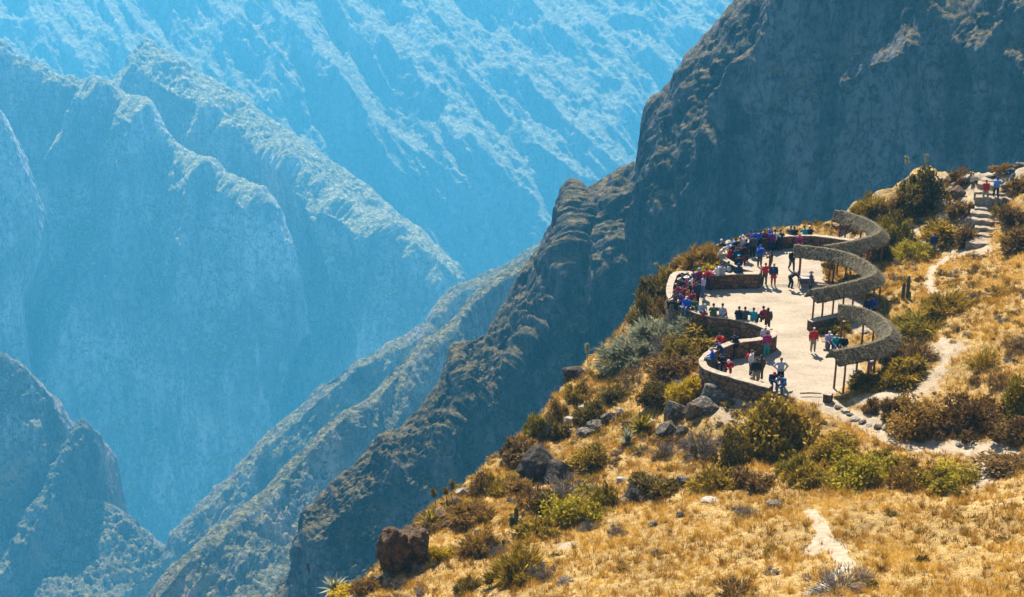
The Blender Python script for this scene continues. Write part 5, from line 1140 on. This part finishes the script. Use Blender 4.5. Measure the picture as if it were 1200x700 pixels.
PEOPLE = [
 # farthest lobe, leaning outward
 (846,281,60,'lean','black','navy','grey-haired person in black at the leftmost corner of the farthest lobe',dict(hair='white',group=FAR)),
 (848,290,-120,'sit_hunch','tan','khaki','person in beige sitting on the corner of the farthest lobe parapet',dict(z=SW,hair='white',group=FAR)),
 (853,284.5,40,'lean','white','navy','person in a white jacket near the corner of the farthest lobe',dict(hat=('brim','white'),group=FAR)),
 (855,290,50,'stand','red','black','person in red right behind the white jacket near the corner of the farthest lobe',dict(hair='brown',group=FAR)),
 (857.5,280,30,'lean','sky','navy','person in light blue with a dark cap, left part of the farthest lobe parapet',dict(hat=('cap','navy'),group=FAR)),
 (861,294,-30,'sit','red','denim','person in red sitting low at the inner side of the farthest lobe wall',dict(z=-.05,group=FAR)),
 (862.5,280,25,'lean','black','black','person all in black leaning on the parapet right of the light blue one',dict(group=FAR)),
 (866,287,20,'stand','maroon','black','person in dark red standing behind the leaning black-clad row',dict(hair='brown',pack='black',group=FAR)),
 (868,278,15,'lean','tan','grey','person in tan with a pale sun hat leaning on the parapet curve',dict(hat=('brim','tan'),group=FAR)),
 (871,276,20,'lean','lgrey','navy','white-haired person in light grey on the parapet curve',dict(hair='white',group=FAR)),
 (866,299,10,'stand','black','navy','dark-clad person nearest to the planted wedge beside the farthest lobe',dict(hat=('cap','turq'),group=FAR)),
 (875,281,10,'stand','navy','navy','person all in navy behind the parapet curve',dict(group=FAR)),
 (879.5,271,15,'lean','maroon','black','person in maroon leaning left of the tall blue jacket',dict(group=FAR)),
 (886,270,0,'hips','blue','navy','tall person in a bright blue jacket in the middle of the farthest parapet',dict(group=FAR,sc=1.05)),
 (896,269,0,'stand','maroon','black','brown-haired person in maroon right of the bright blue jacket',dict(hair='brown',group=FAR)),
 (902,270,10,'lean','blue','navy','person in a blue hood between the maroon one and the white jacket',dict(hat=('hood','blue'),group=FAR)),
 (905,271,-10,'stand','purple','navy','person in purple pressed against the blue hood',dict(group=FAR)),
 (908.5,269.5,-5,'hips','white','black','person in a white jacket standing at the right of the farthest row',dict(hat=('cap','black'),group=FAR)),
 (915,270,-10,'lean','black','black','person in black bent over the parapet right of the white jacket',dict(group=FAR)),
 (927,265.5,-10,'lean','dgrey','black','left one of the pair in black at the straight part of the far parapet',dict(hair='brown',group=FAR)),
 (931,266,0,'lean','black','black','right one of the pair in black at the straight part of the far parapet',dict(group=FAR)),
 (937.5,275,180,'sit','magenta','black','person in magenta sitting at the foot of the far parapet',dict(z=-.1,group=FAR)),
 (943,265.5,10,'lean','teal','black','person in dark teal at the right end of the far parapet',dict(hat=('beanie','black'),group=FAR)),
 (949,265.5,0,'lean','black','black','person in black with a white hat, last at the right of the far parapet',dict(hat=('beanie','white'),group=FAR)),
 (859,285,35,'stand','black','black','person in black behind the white jacket and the light blue one, farthest lobe',dict(group=FAR)),
 (863,290,30,'stand','navy','dgrey','person in navy in the second row left of the dark red backpacker, farthest lobe',dict(hair='brown',group=FAR)),
 (872,287,15,'stand','black','maroon','person in black and wine trousers in the second row right of the dark red backpacker',dict(group=FAR)),
 (883,276,0,'stand','dgrey','black','person in dark grey just behind and left of the tall blue jacket',dict(group=FAR)),
 (891,271,-5,'lean','navy','black','person in navy leaning between the tall blue jacket and the maroon one',dict(group=FAR)),
 # open floor of the farthest lobe
 (891.5,287.5,185,'photo','blue','dgrey','walker in a bright blue top in the open floor of the farthest lobe',dict(hat=('hood','blue'))),
 (903.5,295,60,'photo','brown','brown','person in dark brown taking a photo in the open floor of the farthest lobe',dict(hair='brown',lon=True)),
 (897.5,308.5,20,'hips','red','olive','person in a red vest beside the tip of the wall between the two farther lobes',dict(hair='brown')),
 (907.5,309,-10,'stand','navy','red','person with a navy top and bright red trousers next to the red vest',dict(hair='blond',pack='navy')),
 (929,293,190,'walk','black','dgrey','person half hidden under the far arm tip of the middle shelter',{}),
 (935,319,-80,'bend','black','black','vendor in black bending over the small table under the middle shelter',{}),
 (951,318.5,90,'stand','dgrey','black','person in dark clothes facing the vendor across the small table',dict(hat=('brim','dgrey'))),
 # middle lobe
 (840,309.5,60,'sit','white','lgrey','person in white sitting on the far parapet of the middle lobe, left of two',dict(z=SW,group=MID)),
 (846.5,309,-10,'sit','grey','teal','person in grey teal sitting on the far parapet of the middle lobe, right of two',dict(z=SW,group=MID)),
 (854,306.5,0,'hips','black','dgrey','person in black with a pale strap standing against the far parapet of the middle lobe',dict(pack='lgrey',group=MID)),
 (866,309,0,'stand','navy','navy','person in a navy hood standing against the far parapet of the middle lobe',dict(hat=('hood','navy'),group=MID)),
 (828.5,314.5,50,'lean','red','navy','person in red leaning on the far parapet left of the white-clad sitter',dict(pack='pink',group=MID)),
 (819.5,314.5,40,'stand','maroon','denim','person in a maroon jacket and jeans with a turquoise hat in the middle lobe crowd',dict(hat=('beanie','turq'),group=MID)),
 (824.5,322,60,'stand','lilac','denim','person in lilac right of the turquoise hat, facing the wall',dict(hair='brown',lon=True,group=MID)),
 (812.5,316.5,40,'lean','purple','black','person in purple left of the turquoise hat',dict(group=MID)),
 (806,318.5,70,'lean','tan','brown','person with a tan sun hat at the back of the middle lobe crowd',dict(hat=('brim','tan'),group=MID)),
 (815,328,50,'stand','red','maroon','person in a bright red poncho-like jacket in the middle of the crowd',dict(group=MID,sc=1.04)),
 (809.5,324,70,'stand','white','red','person in a white top in front of the tan sun hat',dict(group=MID)),
 (804.5,324,80,'stand','pink','brown','person in pink with a white sun hat in the middle lobe crowd',dict(hat=('brim','white'),group=MID)),
 (797.5,326,80,'lean','black','dgrey','person in black with a white cap at the left corner of the crowd',dict(hat=('cap','white'),group=MID)),
 (795,334,100,'lean','maroon','black','person in wine red at the left corner of the crowd, below the white cap',dict(group=MID)),
 (801,335,60,'stand','maroon','black','person in dark maroon behind the wine red leaner at the corner',dict(group=MID)),
 (806,337,70,'stand','orange','brown','person in orange brown in the lower part of the crowd',dict(hair='brown',group=MID)),
 (812,341,30,'stand','maroon','navy','person in wine red at the right of the orange brown jacket',dict(hair='brown',group=MID)),
 (790,341,100,'sit','brown','black','person in brown sitting on the leftmost bend of the parapet',dict(z=SW,group=MID)),
 (798,342,120,'sit','purple','black','person in dark purple sitting on the parapet below the crowd',dict(z=SW,group=MID)),
 (805,347.5,150,'sit','blue','denim','person in a bright blue jacket sitting on the parapet below the crowd',dict(z=SW,hat=('cap','tan'),group=SIT)),
 (814,351,170,'sit_hunch','green','dgrey','person in dark green sitting on the near parapet with arms crossed',dict(z=SW,hair='brown',group=SIT)),
 (824,353,200,'sit','lgrey','maroon','person in pale grey and wine trousers sitting sideways on the near parapet',dict(z=SW,group=SIT)),
 (836.5,356.5,0,'sit_hunch','olive','olive','broad person in olive green leaning back on the near parapet',dict(z=SW,group=SIT)),
 (847,356,-30,'sit','grey','dgrey','person in grey sitting right of the olive green one on the near parapet',dict(z=SW,group=SIT)),
 (866.5,359.5,0,'sit','black','navy','left one of two alike in black sitting close together on the near parapet',dict(z=SW,group=SIT)),
 (873.5,360,0,'sit','dgrey','black','right one of two alike in black sitting close together on the near parapet',dict(z=SW,group=SIT)),
 (883.5,361,-20,'sit','teal','denim','person in teal grey sitting right of the two in black',dict(z=SW,group=SIT)),
 (895,359,30,'sit','maroon','black','person in maroon sitting at the right end of the near parapet',dict(z=SW,group=SIT)),
 (900.5,361,0,'stand','brown','brown','person in dark brown standing at the right end of the near parapet',dict(hair='brown',lon=True,group=SIT)),
 (808,331,60,'stand','black','dgrey','person in black hidden in the core of the crowd, left of the red poncho',dict(group=MID)),
 (818,330,40,'stand','navy','black','person in navy at the right side of the crowd, below the turquoise hat',dict(group=MID)),
 (800,320.5,70,'lean','black','black','person in black at the far corner, left of the tan sun hat',dict(group=MID)),
 # nearest lobe
 (844,391,120,'lean','red','navy','person in red looking out over the far corner of the nearest lobe',dict(group=NEAR)),
 (861,390.5,10,'lean','black','black','person in black leaning with spread arms on the far wall of the nearest lobe',dict(group=NEAR)),
 (897.5,382.5,-10,'stand','lgrey','dgrey','person in pale grey behind the purple jacket at the nearest lobe wall tip',dict(hat=('brim','tan'),group=NEAR)),
 (899.5,389,10,'stand','magenta','teal','person in a purple pink jacket at the tip of the nearest lobe wall',dict(hat=('beanie','brown'),group=NEAR)),
 (840.5,400,100,'lean','navy','blue','person in navy with their back to the void, below the red leaner',dict(group=NEAR)),
 (834,408,80,'sit','blue','green','person in bright blue sitting on the bend of the nearest lobe wall',dict(z=SW,hat=('cap','tan'),group=NEAR)),
 (845,415.5,150,'sit_hunch','black','black','person in black sitting with legs outside the nearest lobe wall',dict(z=SW,hair='brown',group=NEAR)),
 (854,422,170,'sit_hunch','red','red','person in a bright red jacket sitting inside the nearest lobe wall',dict(hat=('cap','white'),group=NEAR,z=SW-.35)),
 (881.5,410.5,-120,'stand','white','dgrey','person in a white and red jacket with a backpack in the nearest lobe',dict(pack='red',hat=('cap','brown'),group=NEAR)),
 (887,420,0,'stand','black','khaki','person in a black top and khaki trousers in the nearest lobe',dict(hair='brown',group=NEAR)),
 (892.5,416.5,20,'stand','brown','olive','person in dark brown right behind the khaki trousers',dict(hair='brown',lon=True,group=NEAR)),
 (916,420,180,'hips','lgrey','black','person in a pale grey jacket standing at the end of the nearest parapet',dict(hair='brown')),
 (907.5,436.5,190,'sit_hunch','navy','navy','person with a red hat sitting at the end of the nearest parapet',dict(hat=('beanie','red'),z=-.05)),
 (916,440,140,'sit_hunch','denim','denim','person in denim crouched at the end of the nearest parapet',dict(z=-.05)),
 # shelters and slope
 (954.5,384.5,180,'stand','red','khaki','pale-haired woman in a long red coat in front of the nearest shelter',dict(hair='white')),
 (972.5,388.5,190,'sit','lilac','navy','person in lilac, leftmost of the three on the bench of the nearest shelter',dict(hat=('cap','tan'))),
 (981,392,180,'sit','teal','dgrey','person in teal, middle of the three on the bench of the nearest shelter',dict(hair='blond')),
 (989.5,393,170,'sit','black','black','person in black, rightmost of the three on the bench of the nearest shelter',dict(hair='brown')),
 (1015.5,415,20,'bend','red','lgrey','person in red bending under the near arm of the nearest shelter',{}),
 (1018,349,180,'sit','navy','navy','person in navy sitting in the shade under the middle shelter bend, left one',dict(z=.1)),
 (1024,348,160,'sit','blue','navy','person in dark blue sitting in the shade under the middle shelter bend, right one',dict(z=.1)),
]
for q in PEOPLE:
    kw = q[7]; z = kw.get('z', 0.0); person(*q[:7], **kw)
def walker(px, py, *a, lift=0.0, **k): person(px, py, *a, feet=True, **k).location.z += lift
walker(1093, 298, 10, 'stand', 'navy', 'denim', 'walker in navy with a red cap on the small footpath across the slope', hat=('cap', 'red'))
walker(1153, 242, 190, 'walk', 'red', 'khaki', 'walker in a red jacket coming down the middle of the stone stairway', lift=0.42)
walker(1166, 238, 0, 'walk', 'sky', 'black', 'walker in a light blue shirt climbing the stone stairway', lift=0.42)
walker(1185, 217, 20, 'bend', 'navy', 'grey', 'walker in dark blue with a backpack bending near the skyline right of the stairway', pack='olive')
walker(1058, 249, 90, 'stand', 'brown', 'brown', 'person in brown almost hidden among the shrubs on the rim', hair='brown')
# vendor's table with goods
def table():
    p = PZ(944, 336, 0.0); e = empty('vendor_table', (p[0], p[1], 0), label='small low table with goods between the vendor and the customer under the middle shelter', cat='table')
    def bx(name, c, s, mat):
        bm = bmesh.new(); bmesh.ops.create_cube(bm, size=1, matrix=Matrix.Translation(c) @ Matrix.Diagonal((*s, 1))); bmesh.ops.bevel(bm, geom=bm.edges[:], offset=.01, segments=1, affect='EDGES'); me = bpy.data.meshes.new(name); bm.to_mesh(me); bm.free(); return link(name, me, mat, e)
    bx('table_top', (0, 0, .72), (1.2, .7, .05), M_plank); bx('cloth', (0, 0, .752), (1.1, .6, .012), cloth('lgrey')); bx('cloth_front', (0, -.365, .55), (1.1, .015, .40), cloth('brown'))
    for x in (-.52, .52):
        for y in (-.28, .28): bx('leg', (x, y, .345), (.06, .06, .69), M_plank)
table()
